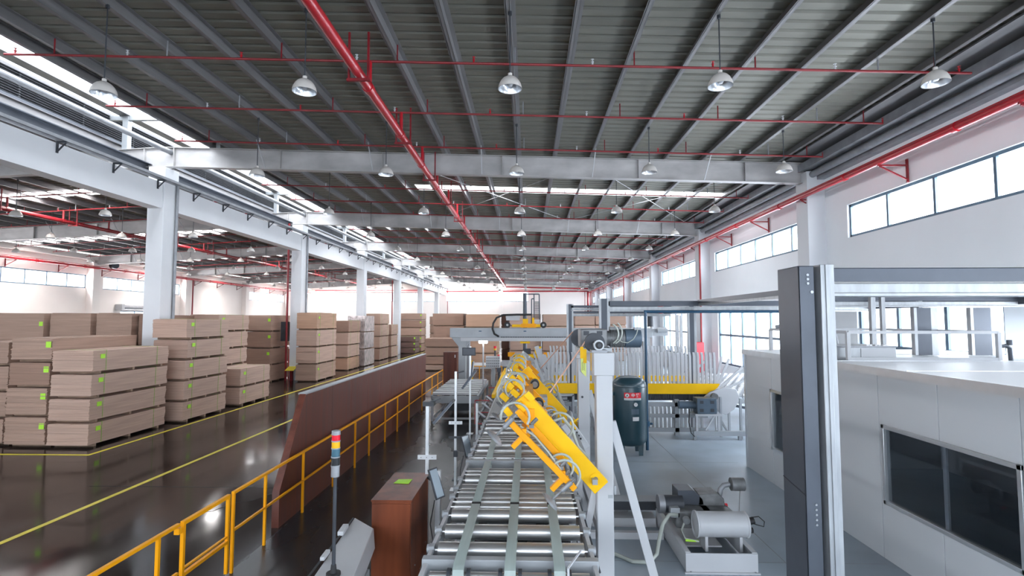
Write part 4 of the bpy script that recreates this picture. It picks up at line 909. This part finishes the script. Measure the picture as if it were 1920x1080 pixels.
# ------------------------------------------------------------------ bridge lifter across the line
bg = empty('lifting_bridge', (.8, 24, 0), 'long grey gantry bridge spanning the production line', 'gantry')
MB().box(-3.5, 5.5, 23.85, 24.25, 2.62, 3.04).build('bridge_beam', 'machine_grey', bg, bevel=.01)
MB().box(-3.0, 5.2, 23.75, 23.86, 2.46, 2.62).build('cable_channel', 'machine_white', bg)
for x in (-2.95, 2.05):
    MB().box(x - .16, x + .16, 23.9, 24.2, 0, 2.62).build('leg', 'machine_grey', bg)
    MB().prism([(x - .5, 2.62), (x + .5, 2.62), (x + .16, 2.2), (x - .16, 2.2)], 23.95, 24.15, 'y').build('gusset', 'machine_grey', bg)
MB().box(5.1, 5.4, 23.9, 24.2, 0, 2.62).build('leg', 'machine_grey', bg)
MB().box(-3.5, -2.4, 25.6, 25.9, 2.5, 2.9).box(-3.1, -2.8, 25.6, 25.9, 0, 2.5).build('rear_leg', 'machine_grey', bg)
for x in (-2.2, -.2, 2.8): MB().box(x, x + .12, 23.84, 23.85, 2.88, 2.92).build('lamp_mark', 'blue_pipe', bg)
sc = MB()
for k in range(60): sc.box(-1.2 + k * .075, -1.15 + k * .075, 23.74, 23.75, 2.62, 2.66)
sc.build('rack_teeth', 'dark_metal', bg)['kind'] = 'stuff'
MB().cyl((5.45, 24, 3.1), (5.45, 24, 3.62), .14, 18).build('end_motor', 'dark_metal', bg); MB().box(5.5, 6.2, 23.9, 24.2, 2.7, 3.0).cyl((5.7, 23.8, 2.95), (6.1, 23.8, 2.95), .12, 12).build('end_drive', 'machine_grey', bg)
lc = empty('lifting_carriage', (-.1, 24, 3.04), 'yellow wheeled lifting carriage with black mast riding on the bridge', 'lifter')
MB().box(-.72, .68, 23.75, 24.35, 3.08, 3.20).build('chassis', 'yellow', lc, bevel=.02); MB().box(-.32, .35, 23.72, 23.78, 3.06, 3.24).build('front_plate', 'amber', lc)
for x in (-.92, .68): 
    MB().cyl((x, 23.7, 3.18), (x, 23.78, 3.18), .14, 22).build('wheel', 'rubber', lc); MB().cyl((x, 23.69, 3.18), (x, 23.7, 3.18), .05, 12).build('hub', 'galvanised', lc)
MB().cyl((-.14, 24, 1.9), (-.14, 24, 4.60), .09, 12).build('mast', 'charcoal', lc)
MB().box(-.24, .0, 23.8, 23.95, 3.2, 3.45).box(.18, .28, 23.8, 23.9, 3.2, 3.5).build('mast_bracket', 'yellow', lc)
MB().box(-.98, -.38, 23.85, 24.15, 3.38, 3.52).cyl((-1.0, 24, 3.56), (-.35, 24, 3.56), .10, 16).build('air_cylinder', 'machine_white', lc)
for a, b in (((-.14, 4.56), (.50, 4.56)), ((.27, 4.56), (.27, 3.2)), ((.50, 4.56), (.52, 3.3)), ((.16, 4.35), (.16, 3.2)), ((.16, 4.35), (.27, 4.35))): MB().bar((a[0], 24, a[1]), (b[0], 24, b[1]), .05, .05).build('mast_tube', 'charcoal', lc)
for k in range(15): MB().box(.30, .49, 23.9, 24.05, 3.5 + k * .05, 3.525 + k * .05).build('chain_link', 'dark_metal', lc)
MB().box(.28, .52, 23.85, 24.1, 3.22, 3.42).build('drive_box', 'machine_white', lc)
pts = [(.15, 23.78, 3.64), (-.5, 23.78, 3.64), (-1.1, 23.78, 3.62), (-1.4, 23.78, 3.5), (-1.55, 23.78, 3.25), (-1.58, 23.78, 3.0), (-1.5, 23.78, 2.78), (-1.3, 23.78, 2.66)]
MB().tube(pts, .045, 8).build('cable_chain', 'rubber', lc)
MB().box(-.35, .08, 23.8, 24.2, 2.36, 2.44).build('guide_plate', 'yellow', lc)
MB().box(-.65, .75, 23.8, 24.2, 1.72, 1.88).build('lifting_frame', 'yellow', lc); MB().box(-.9, -.6, 23.8, 24.2, 1.78, 1.95).box(.7, 1.0, 23.8, 24.2, 1.74, 1.95).build('frame_end', 'amber', lc)
MB().prism([(.28, 2.2), (.62, 2.22), (.5, 2.05), (.40, 1.9), (.30, 1.9)], 23.9, 24.0, 'y').build('gusset', 'yellow', lc)
for x in (-.6, -.2, .3, .7): MB().cyl((x, 24, 1.55), (x, 24, 1.72), .02, 8).cyl((x, 24, 1.52), (x, 24, 1.55), .09, 14).build('suction_cup', 'rubber', lc)
MB().box(-.22, .12, 23.9, 24.1, 1.88, 2.12).build('lift_joint', 'dark_metal', lc)
# ------------------------------------------------------------------ roller table, stands, monitors
rt_ = empty('roller_table', (-2.45, 20, 0), 'white roller table beside the conveyor behind the monitor stands', 'table')
for k in range(8): MB().box(-3.25, -1.72, 18.2 + k * .56, 18.5 + k * .56, .86, .93).build('slat', 'machine_white', rt_)
for k in range(7): MB().cyl((-3.2, 18.6 + k * .56, .88), (-1.75, 18.6 + k * .56, .88), .04, 10).build('roller', 'steel', rt_)
MB().box(-3.28, -3.22, 18.1, 22.6, .72, .86).box(-1.73, -1.67, 18.1, 22.6, .72, .86).box(-3.25, -1.7, 18.08, 18.14, .60, .84).build('frame', 'machine_grey', rt_)
for x in (-3.24, -1.71):
    for y in (18.12, 20.4, 22.5): MB().box(x - .04, x + .04, y - .04, y + .04, 0, .74).build('leg', 'machine_white', rt_)
MB().box(-3.24, -1.71, 18.09, 18.15, .06, .12).box(-3.26, -3.22, 18.1, 22.5, .06, .12).box(-1.73, -1.69, 18.1, 22.5, .06, .12).build('lower_frame', 'machine_white', rt_)
MB().bar((-3.2, 18.3, .1), (-2.7, 20, .7), .05, .05).build('brace', 'machine_grey', rt_)
MB().box(-2.9, -2.1, 19.3, 20.4, .15, .5).build('drive_unit', 'dark_metal', rt_)
rf = empty('red_guard', (-1.4, 17.6, 0), 'low red wire mesh guard beside the roller table', 'guard')
for (a, b) in (((-1.72, .05), (-1.72, .80)), ((-1.72, .80), (-1.15, .80)), ((-1.72, .42), (-1.15, .42)), ((-1.72, .06), (-1.15, .06))): MB().bar((a[0], 17.4, a[1]), (b[0], 17.4, b[1]), .03, .03).build('frame_bar', 'red_pipe', rf)
MB().bar((-1.45, 19.9, .9), (-1.05, 19.9, .9), .03, .03).bar((-1.5, 19.2, .7), (-1.1, 19.2, .7), .03, .03).build('frame_bar', 'red_pipe', rf)
mb = MB()
for k in range(9): mb.box(-1.70, -1.15, 17.395, 17.402, .45 + k * .038, .455 + k * .038)
mb.build('mesh', 'galvanised', rf)['kind'] = 'stuff'
tag(MB().box(-1.62, -1.05, 11.5, 16.0, 0, .02).build('floor_grating', 'dark_metal'), 'dark ribbed floor grating beside the near conveyor', 'grating')
def stand(x, y, h, lab, w=.045, cross=None):
    root = empty('monitor_stand', (x, y, 0), lab, 'stand')
    MB().box(x - w / 2, x + w / 2, y - w / 2, y + w / 2, .01, h).build('post', 'aluminium', root); MB().box(x - .1, x + .1, y - .1, y + .1, 0, .01).build('base_plate', 'aluminium', root)
    if cross: 
        MB().box(x - .13, x + .14, y - .05, y - .02, cross, cross + .06).build('cross_plate', 'aluminium', root)
        for d in (-.08, .0, .08): MB().cyl((x + d, y - .056, cross + .03), (x + d, y - .05, cross + .03), .006, 8).build('bolt', 'dark_metal', root)
    return root
def monitor(c, w, h, yaw, tilt, lab, m='screen', cat='monitor', name='flat_monitor', th=.035):
    c = Vector(c); rot = Matrix.Rotation(R(yaw), 4, 'Z') @ Matrix.Rotation(R(tilt), 4, 'X')
    root = empty(name, c, lab, cat)
    def ob(x0, x1, y0, y1, z0, z1):
        mb = MB().box(x0, x1, y0, y1, z0, z1); mb.v = [tuple(c + (rot @ Vector(v))) for v in mb.v]; return mb
    ob(-w / 2, w / 2, -th / 2, th / 2, -h / 2, h / 2).build('housing', 'dark_metal', root, bevel=.004)
    ob(-w / 2 + .02, w / 2 - .02, -th / 2 - .003, -th / 2, -h / 2 + .02, h / 2 - .02).build('screen', m, root)
    ob(-.05, .05, th / 2, th / 2 + .04, -.05, .05).build('mount', 'grey_metal', root)
    return root
s1 = stand(-1.46, 7.8, 2.2, 'aluminium stand with a perforated cross plate beside the brown cabinet', cross=1.40)
MB().box(-1.52, -1.36, 7.72, 7.88, 2.16, 2.22).bar((-1.46, 7.8, 2.2), (-1.27, 7.8, 2.26), .02, .02).build('swivel_arm', 'dark_metal', s1)
monitor((-1.16, 7.8, 2.24), .40, .06, 0, 0, 'slim dark monitor tilted on top of the stand beside the cabinet', name='flat_monitor') if False else None
def slant(name, p, q, y, th, w, lab, cat, mface='galvanised', m2='charcoal'):
    root = empty(name, p, lab, cat)
    MB().bar(p, q, w, th, (0, 1, 0)).build('housing', m2, root, bevel=.004)
    d = (Vector(q) - Vector(p)).normalized(); n = Vector((d.z, 0, -d.x)) * (w / 2 + .004)
    MB().bar(Vector(p) + n, Vector(q) + n, .006, th * .9, (0, 1, 0)).build('screen', mface, root)
    return root
slant('flat_monitor', (-1.35, 7.75, 1.93), (-1.08, 7.75, 2.24), 7.75, .26, .035, 'slim dark monitor tilted on the stand beside the brown cabinet', 'monitor')
s2 = stand(-1.47, 10.9, 2.35, 'tall aluminium stand with a cross plate and a tablet holder', cross=1.30)
MB().box(-1.6, -1.2, 10.85, 10.88, 1.02, 1.06).box(-1.5, -1.42, 10.82, 10.9, .66, .78).build('clamp', 'dark_metal', s2)
MB().bar((-1.47, 10.9, 2.32), (-1.30, 10.9, 2.36), .03, .03).build('swivel_arm', 'dark_metal', s2)
slant('flat_monitor', (-1.32, 10.85, 2.03), (-1.06, 10.85, 2.38), 10.85, .30, .04, 'slim dark monitor tilted on the tall stand with the tablet', 'monitor')
tb = monitor((-1.22, 10.75, .90), .25, .42, 62, -18, 'grey tablet in a holder on the tall stand', 'tablet', 'tablet', 'tablet', .02)
s3 = stand(-1.20, 12.6, 1.45, 'short aluminium post between the tall stands and the roller table', w=.05)
s4 = stand(-1.75, 16.2, 2.6, 'slender aluminium stand carrying a dark monitor in front of the bridge leg', w=.05)
s4t = monitor((-1.78, 16.1, 2.45), .40, .24, 0, 10, 'dark monitor seen from behind on a slender stand', 'screen')
slant('flat_monitor', (-1.70, 16.15, 1.75), (-1.66, 16.15, 2.15), 16.15, .25, .04, 'small monitor edge-on at the slender stand', 'monitor')
s5 = stand(-1.52, 8.9, 0.02, 'x', w=.02) if False else None
tp = empty('tablet_post', (-1.24, 7.35, 0), 'short white post holding a tilted tablet beside the near conveyor', 'stand')
MB().box(-1.26, -1.19, 7.32, 7.38, .0, 1.36).build('post', 'machine_white', tp)
MB().bar((-1.44, 7.7, 1.17), (-1.24, 7.4, 1.17), .03, .03).build('arm', 'rubber', tp)
monitor((-1.23, 7.24, 1.22), .18, .40, 60, -22, 'tilted tablet beside the near end of the conveyor', 'tablet', 'tablet', 'tablet', .02)
for i, (pts, w) in enumerate((([(-1.28, 10.7, .72), (-1.34, 10.7, .45), (-1.33, 10.5, .1), (-1.25, 10.2, .03)], 'black cable hanging from the tablet on the tall stand'), ([(-1.25, 7.24, 1.0), (-1.30, 7.2, .7), (-1.2, 7.1, .3), (-1.12, 7.0, .04)], 'black cable hanging from the near tablet'))):
    tag(MB().tube(pts, .008, 6).build('cable', 'rubber'), w, 'cable')
# lamp pole, control panel, far signal
lp_ = empty('work_light', (-2.05, 24.5, 0), 'lit work light on a tall white pole below the bridge', 'lamp')
MB().cyl((-1.72, 20.5, 0), (-1.72, 20.5, 2.52), .03, 10).build('pole', 'machine_white', lp_); MB().box(-1.9, -1.54, 20.42, 20.58, 2.52, 2.62).build('housing', 'machine_white', lp_)
MB().box(-1.88, -1.56, 20.41, 20.42, 2.53, 2.61).box(-1.88, -1.56, 20.42, 20.57, 2.51, 2.52).build('lit_panel', 'lit_panel', lp_)
cp = empty('control_station', (-1.35, 20.6, 0), 'light grey push-button control panel on a pedestal', 'control panel')
MB().box(-1.39, -1.27, 20.6, 20.7, 0, 1.55).build('pedestal', 'machine_grey', cp); MB().prism([(20.45, 1.58), (20.55, 2.02), (20.75, 2.0), (20.75, 1.55)], -1.62, -1.08, 'x').build('box', 'machine_white', cp, bevel=.01)
for i in range(7):
    for j in range(4): MB().cyl((-1.57 + i * .075, 20.45 + j * .025, 1.64 + j * .1), (-1.57 + i * .075, 20.43 + j * .025, 1.645 + j * .1), .018, 8).build('button', 'dark_metal', cp)
MB().cyl((-1.13, 20.58, 2.02), (-1.13, 20.58, 2.07), .04, 12).build('stop_button', 'sign_red', cp)
ss = empty('signal_tower', (-1.42, 24.6, 0), 'small signal tower light beneath the bridge beam', 'signal light')
MB().cyl((-1.42, 23.0, 0), (-1.42, 23.0, 2.1), .035, 8).build('pole', 'dark_metal', ss); MB().cyl((-1.42, 23.0, 2.1), (-1.42, 23.0, 2.18), .06, 12).build('lens', 'signal_amber', ss); MB().cyl((-1.42, 23.0, 2.18), (-1.42, 23.0, 2.28), .06, 12).build('lens', 'signal_red', ss)
c3 = empty('tall_cabinet', (-3.5, 24.5, 0), 'tall dark brown cabinet at the far end of the yellow railing', 'cabinet')
MB().box(-3.95, -3.32, 24.9, 25.5, 0, 1.90).build('body', 'wood_brown', c3); MB().box(-3.93, -3.34, 24.88, 24.9, .05, 1.85).build('door', 'wood_brown', c3); MB().box(-3.42, -3.38, 24.87, 24.88, 1.65, 1.78).build('label_plate', 'paper', c3)
tbx = empty('white_table', (-2.6, 28.5, 0), 'white low work table beyond the roller table', 'table')
MB().box(-3.5, -1.8, 28.0, 30, .85, 1.02).build('top', 'machine_white', tbx)
for x in (-3.4, -1.9): MB().box(x - .05, x + .05, 28.1, 28.2, 0, .85).build('leg', 'machine_white', tbx)
# ------------------------------------------------------------------ vacuum pump unit
pu = empty('vacuum_pump_unit', (2.65, 8.2, 0), 'vacuum pump unit with a white receiver drum in a white tray', 'pump')
X0, X1, YA, YB = 2.12, 3.08, 7.46, 9.15
MB().box(X0, X1, YA, YA + .02, .02, .26).build('tray_front', 'machine_white', pu); MB().box(X0, X1, YB - .02, YB, .02, .26).build('tray_back', 'machine_white', pu)
for x in (X0, X1 - .02): MB().box(x, x + .02, YA + .02, YB - .02, .02, .26).build('tray_side', 'machine_white', pu)
for x in (X0, X1 - .07): MB().box(x, x + .07, YA + .02, YB, .26, .27).build('tray_lip', 'machine_white', pu)
MB().box(X0 + .08, X1 - .3, YA + .5, YB - .1, .14, .16).build('deck', 'machine_white', pu)
MB().box(X0 - .02, X1 + .02, YA - .03, YA, 0, .02).build('foot_flange', 'machine_white', pu)
for x in (X0 + .06, X1 - .04): MB().cyl((x, YA - .015, .02), (x, YA - .015, .03), .012, 8).build('bolt', 'galvanised', pu)
dm = MB().lathe((0, 7.86, .50), [(.0, 2.36), (.10, 2.365), (.168, 2.39), (.182, 2.37), (.182, 2.39), (.172, 2.40), (.172, 3.06), (.180, 3.07), (.180, 3.09), (.165, 3.09), (.10, 3.12), (.0, 3.125)], 36, 'x').build('receiver_drum', 'machine_white', pu)
for x in (2.5, 2.98): MB().box(x - .02, x + .02, 7.76, 7.96, .16, .36).build('drum_foot', 'machine_white', pu)
MB().box(2.20, 2.75, 8.2, 8.75, .30, .56).build('pump_body', 'motor_grey', pu, bevel=.03)
MB().prism([(2.30, .56), (2.30, .78), (2.55, .78), (2.68, .66), (2.70, .56)], 8.45, 8.80, 'y').build('pump_cover', 'charcoal', pu, bevel=.01)
MB().prism([(2.60, .56), (2.62, .72), (2.92, .74), (3.0, .66), (3.02, .52)], 8.45, 8.80, 'y').build('oil_box', 'motor_grey', pu, bevel=.015)
MB().box(2.60, 3.05, 8.2, 8.75, .30, .56).build('oil_sump', 'motor_grey', pu, bevel=.02)
MB().cyl((2.08, 8.45, .58), (2.36, 8.45, .58), .13, 24).build('motor_body', 'dark_metal', pu); MB().cyl((1.99, 8.45, .58), (2.08, 8.45, .58), .135, 24).build('fan_cover', 'grey_metal', pu); MB().box(2.12, 2.26, 8.20, 8.32, .46, .60).build('terminal_box', 'machine_grey', pu, bevel=.008)
MB().cyl((3.02, 8.5, .55), (3.06, 8.5, .55), .03, 14).build('sight_glass', 'sign_red', pu)
MB().tube([(2.98, 8.6, .66), (3.0, 8.6, .76), (3.05, 8.6, .82), (3.14, 8.6, .84)], .04, 12).build('elbow', 'grey_metal', pu)
MB().cyl((3.13, 8.6, .84), (3.38, 8.6, .84), .02, 10).cyl((3.16, 8.6, .84), (3.36, 8.6, .84), .10, 22).build('air_filter', 'motor_grey', pu)
MB().bar((3.3, 8.6, .74), (3.05, 8.0, .60), .01, .01).build('tie_rod', 'galvanised', pu)
MB().cyl((2.30, 8.0, .48), (2.30, 8.06, .50), .05, 18).build('gauge', 'galvanised', pu)
MB().tube([(2.28, 8.05, .45), (2.22, 8.0, .36), (2.24, 7.9, .28), (2.42, 7.85, .26)], .013, 8).build('drain_hose', 'hose', pu)
MB().cyl((2.24, 7.88, .262), (2.42, 7.86, .262), .016, 8).build('green_hose', 'tag_green', pu)
MB().cyl((3.12, 7.86, .54), (3.20, 7.86, .56), .05, 14).cyl((3.12, 7.86, .42), (3.18, 7.86, .42), .04, 12).build('pressure_switch', 'rubber', pu)
MB().tube([(3.18, 7.86, .60), (3.26, 7.84, .62), (3.34, 7.84, .55), (3.33, 7.84, .48), (3.24, 7.85, .50), (3.16, 7.86, .52)], .007, 6).build('wire', 'rubber', pu)
vh = MB().tube([(2.22, 8.22, .50), (2.08, 8.15, .52), (1.95, 8.0, .44), (1.86, 7.85, .28), (1.80, 7.75, .12), (1.68, 7.68, .035), (1.45, 7.72, .03), (1.25, 7.95, .03), (1.05, 7.9, .03)], .028, 12).build('suction_hose', 'hose'); tag(vh, 'grey suction hose curving from the pump to the floor', 'hose')
bb = empty('cable_duct', (1.7, 9.35, 0), 'black-sided duct on white floor beams behind the pump', 'duct')
MB().box(1.1, 2.18, 9.2, 9.5, .22, .36).build('duct', 'dark_metal', bb); MB().box(1.1, 2.18, 9.2, 9.5, .36, .37).build('lid', 'machine_grey', bb); MB().box(1.05, 2.1, 9.05, 9.35, 0, .14).box(.7, 2.1, 8.55, 8.65, 0, .10).build('floor_beam', 'machine_white', bb)
# ------------------------------------------------------------------ steel framework of dark channels and galvanised profiles
def channel(root, p, q, w, d, name, m, lip=.06, side=(1, 0, 0)):
    return MB().bar(p, q, w, d, side).build(name, m, root, bevel=.004)
sf = empty('steel_framework', (6, 5.4, 0), 'tall steel framework of dark channels and galvanised profiles around the booth', 'steel frame')
def post(x, y, h, z0=0):
    MB().box(x, x + .01, y, y + .42, z0, h).box(x, x + .14, y, y + .012, z0, h).box(x + .01, x + .14, y + .41, y + .42, z0, h).box(x, x + .14, y, y + .42, h, h + .006).build('dark_channel', 'charcoal', sf, bevel=.003)
    MB().box(x + .18, x + .19, y - .03, y + .12, z0, h + .015).box(x + .18, x + .31, y - .03, y - .02, z0, h + .015).box(x + .225, x + .265, y - .04, y - .03, z0, h + .015).box(x + .30, x + .31, y - .02, y + .12, z0, h + .015).build('galvanised_profile', 'galvanised', sf, bevel=.004)
YP = 5.05
post(2.53, YP, 3.90)
for z in (3.84, 3.80, 3.76): MB().cyl((2.61, YP - .008, z - .02), (2.61, YP + .002, z - .02), .012, 12).build('bolt', 'galvanised', sf)
for k in range(5): MB().cyl((2.62, YP - .008, 1.72 - k * .045), (2.62, YP + .002, 1.72 - k * .045), .010, 12).build('bolt', 'galvanised', sf)
MB().cyl((2.645, YP - .008, 3.66), (2.645, YP + .002, 3.66), .014, 12).build('bolt', 'galvanised', sf)
MB().bar((2.528, YP + .42, 1.86), (2.528, YP, 1.80), .004, .008).build('joint_line', 'dark_metal', sf)
def beam(x0, x1, y, z, k=1.0, nm='beam'):
    MB().box(x0, x1, y, y + .01, z - .13 * k, z).box(x0, x1, y, y + .12, z - .008, z).build('dark_rail', 'charcoal', sf, bevel=.002)
    MB().box(x0, x1, y + .02, y + .16, z - .27 * k, z - .145 * k).box(x0, x1, y - .01, y + .02, z - .27 * k, z - .235 * k).build('galvanised_rail', 'galvanised', sf, bevel=.006)
beam(2.86, 9.6, YP + .05, 3.89)
beam(5.6, 9.6, 10.5, 3.87, .8); beam(2.25, 9.6, 15.0, 3.93, 1.1); beam(1.35, 4.5, 16.9, 3.86, .6); beam(1.35, 4.5, 16.95, 3.68, .6)
MB().box(4.72, 4.84, 10.0, 15.0, 3.86, 3.96).build('dark_rail', 'charcoal', sf); MB().box(4.74, 4.82, 10.0, 15.0, 3.80, 3.86).build('galvanised_rail', 'galvanised', sf)
MB().box(9.4, 9.5, 5.2, 16, 3.7, 3.9).build('dark_rail', 'charcoal', sf)
def post2(x, y, h, w=.16, z0=0):
    MB().box(x, x + w, y, y + .14, z0, h).build('dark_channel', 'charcoal', sf, bevel=.003); MB().box(x + w, x + w * 1.5, y, y + .14, z0, h).box(x - .06, x, y, y + .1, z0, h).build('galvanised_profile', 'galvanised', sf, bevel=.003)
post2(2.05, 15.0, 4.0); post2(1.28, 16.9, 3.9, .10); post2(7.55, 10.6, 3.64, .26, 2.72); post2(8.62, 10.6, 3.64, .32, 2.72); post2(5.15, 17.2, 3.85, .14); post2(6.35, 13.4, 3.75, .18)
for (x, y, w) in ((6.05, 9.6, .08), (6.62, 10.2, .07), (8.45, 11.8, .08)): MB().box(x, x + w, y, y + w, 2.72, 3.9).build('galvanised_post', 'galvanised', sf)
for x, y in ((6.75, 24), (5.75, 21)): MB().box(x, x + .12, y, y + .1, 0, 3.6).build('galvanised_post', 'galvanised', sf)
tag(MB().cyl((3.72, 15.1, 3.58), (3.72, 15.1, 3.78), .06, 12).cyl((3.72, 15.1, 3.78), (3.72, 15.1, 3.84), .09, 12).build('alarm_bell', 'red_pipe'), 'small red bell hanging from the rear steel rail', 'alarm')
# ------------------------------------------------------------------ control booth
bo = empty('control_booth', (7.3, 9.1, 0), 'white panelled control booth with dark windows beneath the steel framework', 'booth')
BXa, BXb, BYa, BYb, BH = 5.10, 9.50, 5.52, 12.77, 2.66
g_ = .006
seams = [5.52, 5.76, 6.88, 8.02, 9.16, 10.30, 11.44, 12.77]
wins = [(5.76, 7.96, .78, 1.90), (9.3, 11.5, .70, 1.95)]
for a, b in zip(seams, seams[1:]):
    hit = [w for w in wins if w[0] < b - .05 and w[1] > a + .05]
    if not hit: MB().box(BXa, BXa + .06, a + g_, b - g_, 0, BH).build('wall_panel', 'booth_white', bo, bevel=.003)
    else:
        w = hit[0]
        MB().box(BXa, BXa + .06, a + g_, b - g_, 0, w[2]).build('wall_panel', 'booth_white', bo, bevel=.003); MB().box(BXa, BXa + .06, a + g_, b - g_, w[3], BH).build('wall_panel', 'booth_white', bo, bevel=.003)
        if w[0] > a + .05: MB().box(BXa, BXa + .06, a + g_, w[0], w[2], w[3]).build('wall_panel', 'booth_white', bo)
        if w[1] < b - .05: MB().box(BXa, BXa + .06, w[1], b - g_, w[2], w[3]).build('wall_panel', 'booth_white', bo)
MB().box(BXa + .02, BXb, BYa, BYa + .06, 0, BH).build('wall_panel', 'booth_white', bo); MB().box(BXa + .06, BXb, BYb - .06, BYb, 0, BH).build('wall_panel', 'booth_white', bo); MB().box(BXb - .06, BXb, BYa + .06, BYb - .06, 0, BH).build('wall_panel', 'booth_white', bo)
for i, w in enumerate(wins):
    fw = empty('booth_window', (BXa, (w[0] + w[1]) / 2, w[2])); fw.parent = bo; fw.location = Vector(fw.location) - ORG[bo]
    t = .055
    MB().box(BXa - .02, BXa + .07, w[0], w[1], w[2], w[2] + t).box(BXa - .02, BXa + .07, w[0], w[1], w[3] - t, w[3]).box(BXa - .02, BXa + .07, w[0], w[0] + t, w[2], w[3]).box(BXa - .02, BXa + .07, w[1] - t, w[1], w[2], w[3]).build('window_frame', 'aluminium', fw, bevel=.004)
    MB().box(BXa + .02, BXa + .03, w[0] + t, w[1] - t, w[2] + t, w[3] - t).build('window_pane', 'booth_glass', fw, smooth=False)
    MB().box(BXa + .035, BXa + .06, (w[0] + w[1]) / 2 - .03, (w[0] + w[1]) / 2 + .03, w[2] + t, w[3] - t).build('mullion', 'aluminium', fw)
MB().box(BXa - .05, BXb, BYa - .05, BYb + .02, BH, BH + .05).build('roof_slab', 'booth_white', bo, bevel=.005)
MB().box(BXa - .07, BXa - .05, BYa - .05, BYb + .02, BH - .06, BH + .055).build('roof_trim', 'aluminium', bo); MB().box(BXa - .06, BXa + .0, BYa - .06, BYa + .02, 0, BH).build('corner_trim', 'aluminium', bo, bevel=.01); MB().box(BXa - .03, BXa + .01, BYb - .03, BYb + .02, 0, BH).build('corner_trim', 'aluminium', bo)
for y in (7.4, 9.2, 11): MB().box(BXa, BXb, y, y + .02, BH + .05, BH + .056).build('roof_seam', 'aluminium', bo)
MB().box(6.9, 7.7, 6.3, 7.0, .02, 1.7).box(7.9, 8.8, 8.0, 8.8, .02, 1.6).build('inner_cabinet', 'machine_white', bo)
MB().box(6.88, 6.9, 6.45, 6.65, 1.45, 1.6).build('inner_display', 'rubber', bo)
# things on the booth roof
rr = empty('roof_railing', (6.6, 9.3, 2.71), 'low white tubular railing standing on the booth roof', 'railing')
for a, b in (((5.45, 9.3, 3.19), (7.95, 9.3, 3.19)), ((5.45, 9.3, 2.74), (7.95, 9.3, 2.74)), ((5.45, 9.3, 3.19), (5.45, 12.2, 3.19)), ((5.45, 12.2, 3.19), (7.95, 12.2, 3.19)), ((7.95, 9.3, 3.19), (7.95, 12.2, 3.19))): MB().bar(a, b, .05, .05).build('rail', 'machine_white', rr)
for x, y in ((5.45, 9.3), (7.95, 9.3), (5.45, 12.2), (7.95, 12.2)): MB().bar((x, y, 2.72), (x, y, 3.19), .06, .06).build('post', 'machine_white', rr)
ac = empty('roof_unit', (5.9, 9.0, 2.71), 'low galvanised air duct box lying on the booth roof', 'duct box')
MB().box(5.35, 6.35, 9.45, 10.3, 2.71, 2.93).build('box', 'galvanised', ac, bevel=.006); MB().box(5.75, 6.34, 9.44, 9.45, 2.73, 2.91).build('front_panel', 'machine_white', ac); MB().box(5.33, 6.37, 9.43, 10.32, 2.93, 2.95).build('lid', 'grey_metal', ac)
mb = MB()
for k in range(14): 
    x = 5.75 + random.random() * .5; mb.box(x, x + .04, 9.44 + random.random() * .05, 9.56, 2.95, 2.955 + random.random() * .03)
mb.build('torn_insulation', 'paper', ac)['kind'] = 'stuff'
tag(MB().tube([(5.2, 11.4, 3.25), (5.6, 11.3, 3.33), (5.9, 11.2, 3.2), (6.0, 11.1, 3.12), (6.2, 11, 3.1), (6.25, 11, 2.74)], .04, 10).build('flexible_hose', 'grey_metal'), 'grey flexible hose bending down to the booth roof', 'hose')
tag(MB().tube([(8.05, 9.4, 2.95), (8.15, 9.4, 2.96), (8.22, 9.4, 2.92), (8.23, 9.4, 2.71)], .035, 10).cyl((8.22, 9.4, 2.97), (8.22, 9.4, 3.06), .045, 12).build('bent_pipe', 'charcoal'), 'short bent black pipe rising from the booth roof', 'pipe')
# small bins of the scene that stay plain
tag(MB().cyl((XL + .9, 43.0, 7.9), (XL + 1.3, 42.8, 7.9), .28, 18).build('wall_fan', 'dark_metal'), 'round dark fan under the eaves of the side hall', 'fan')
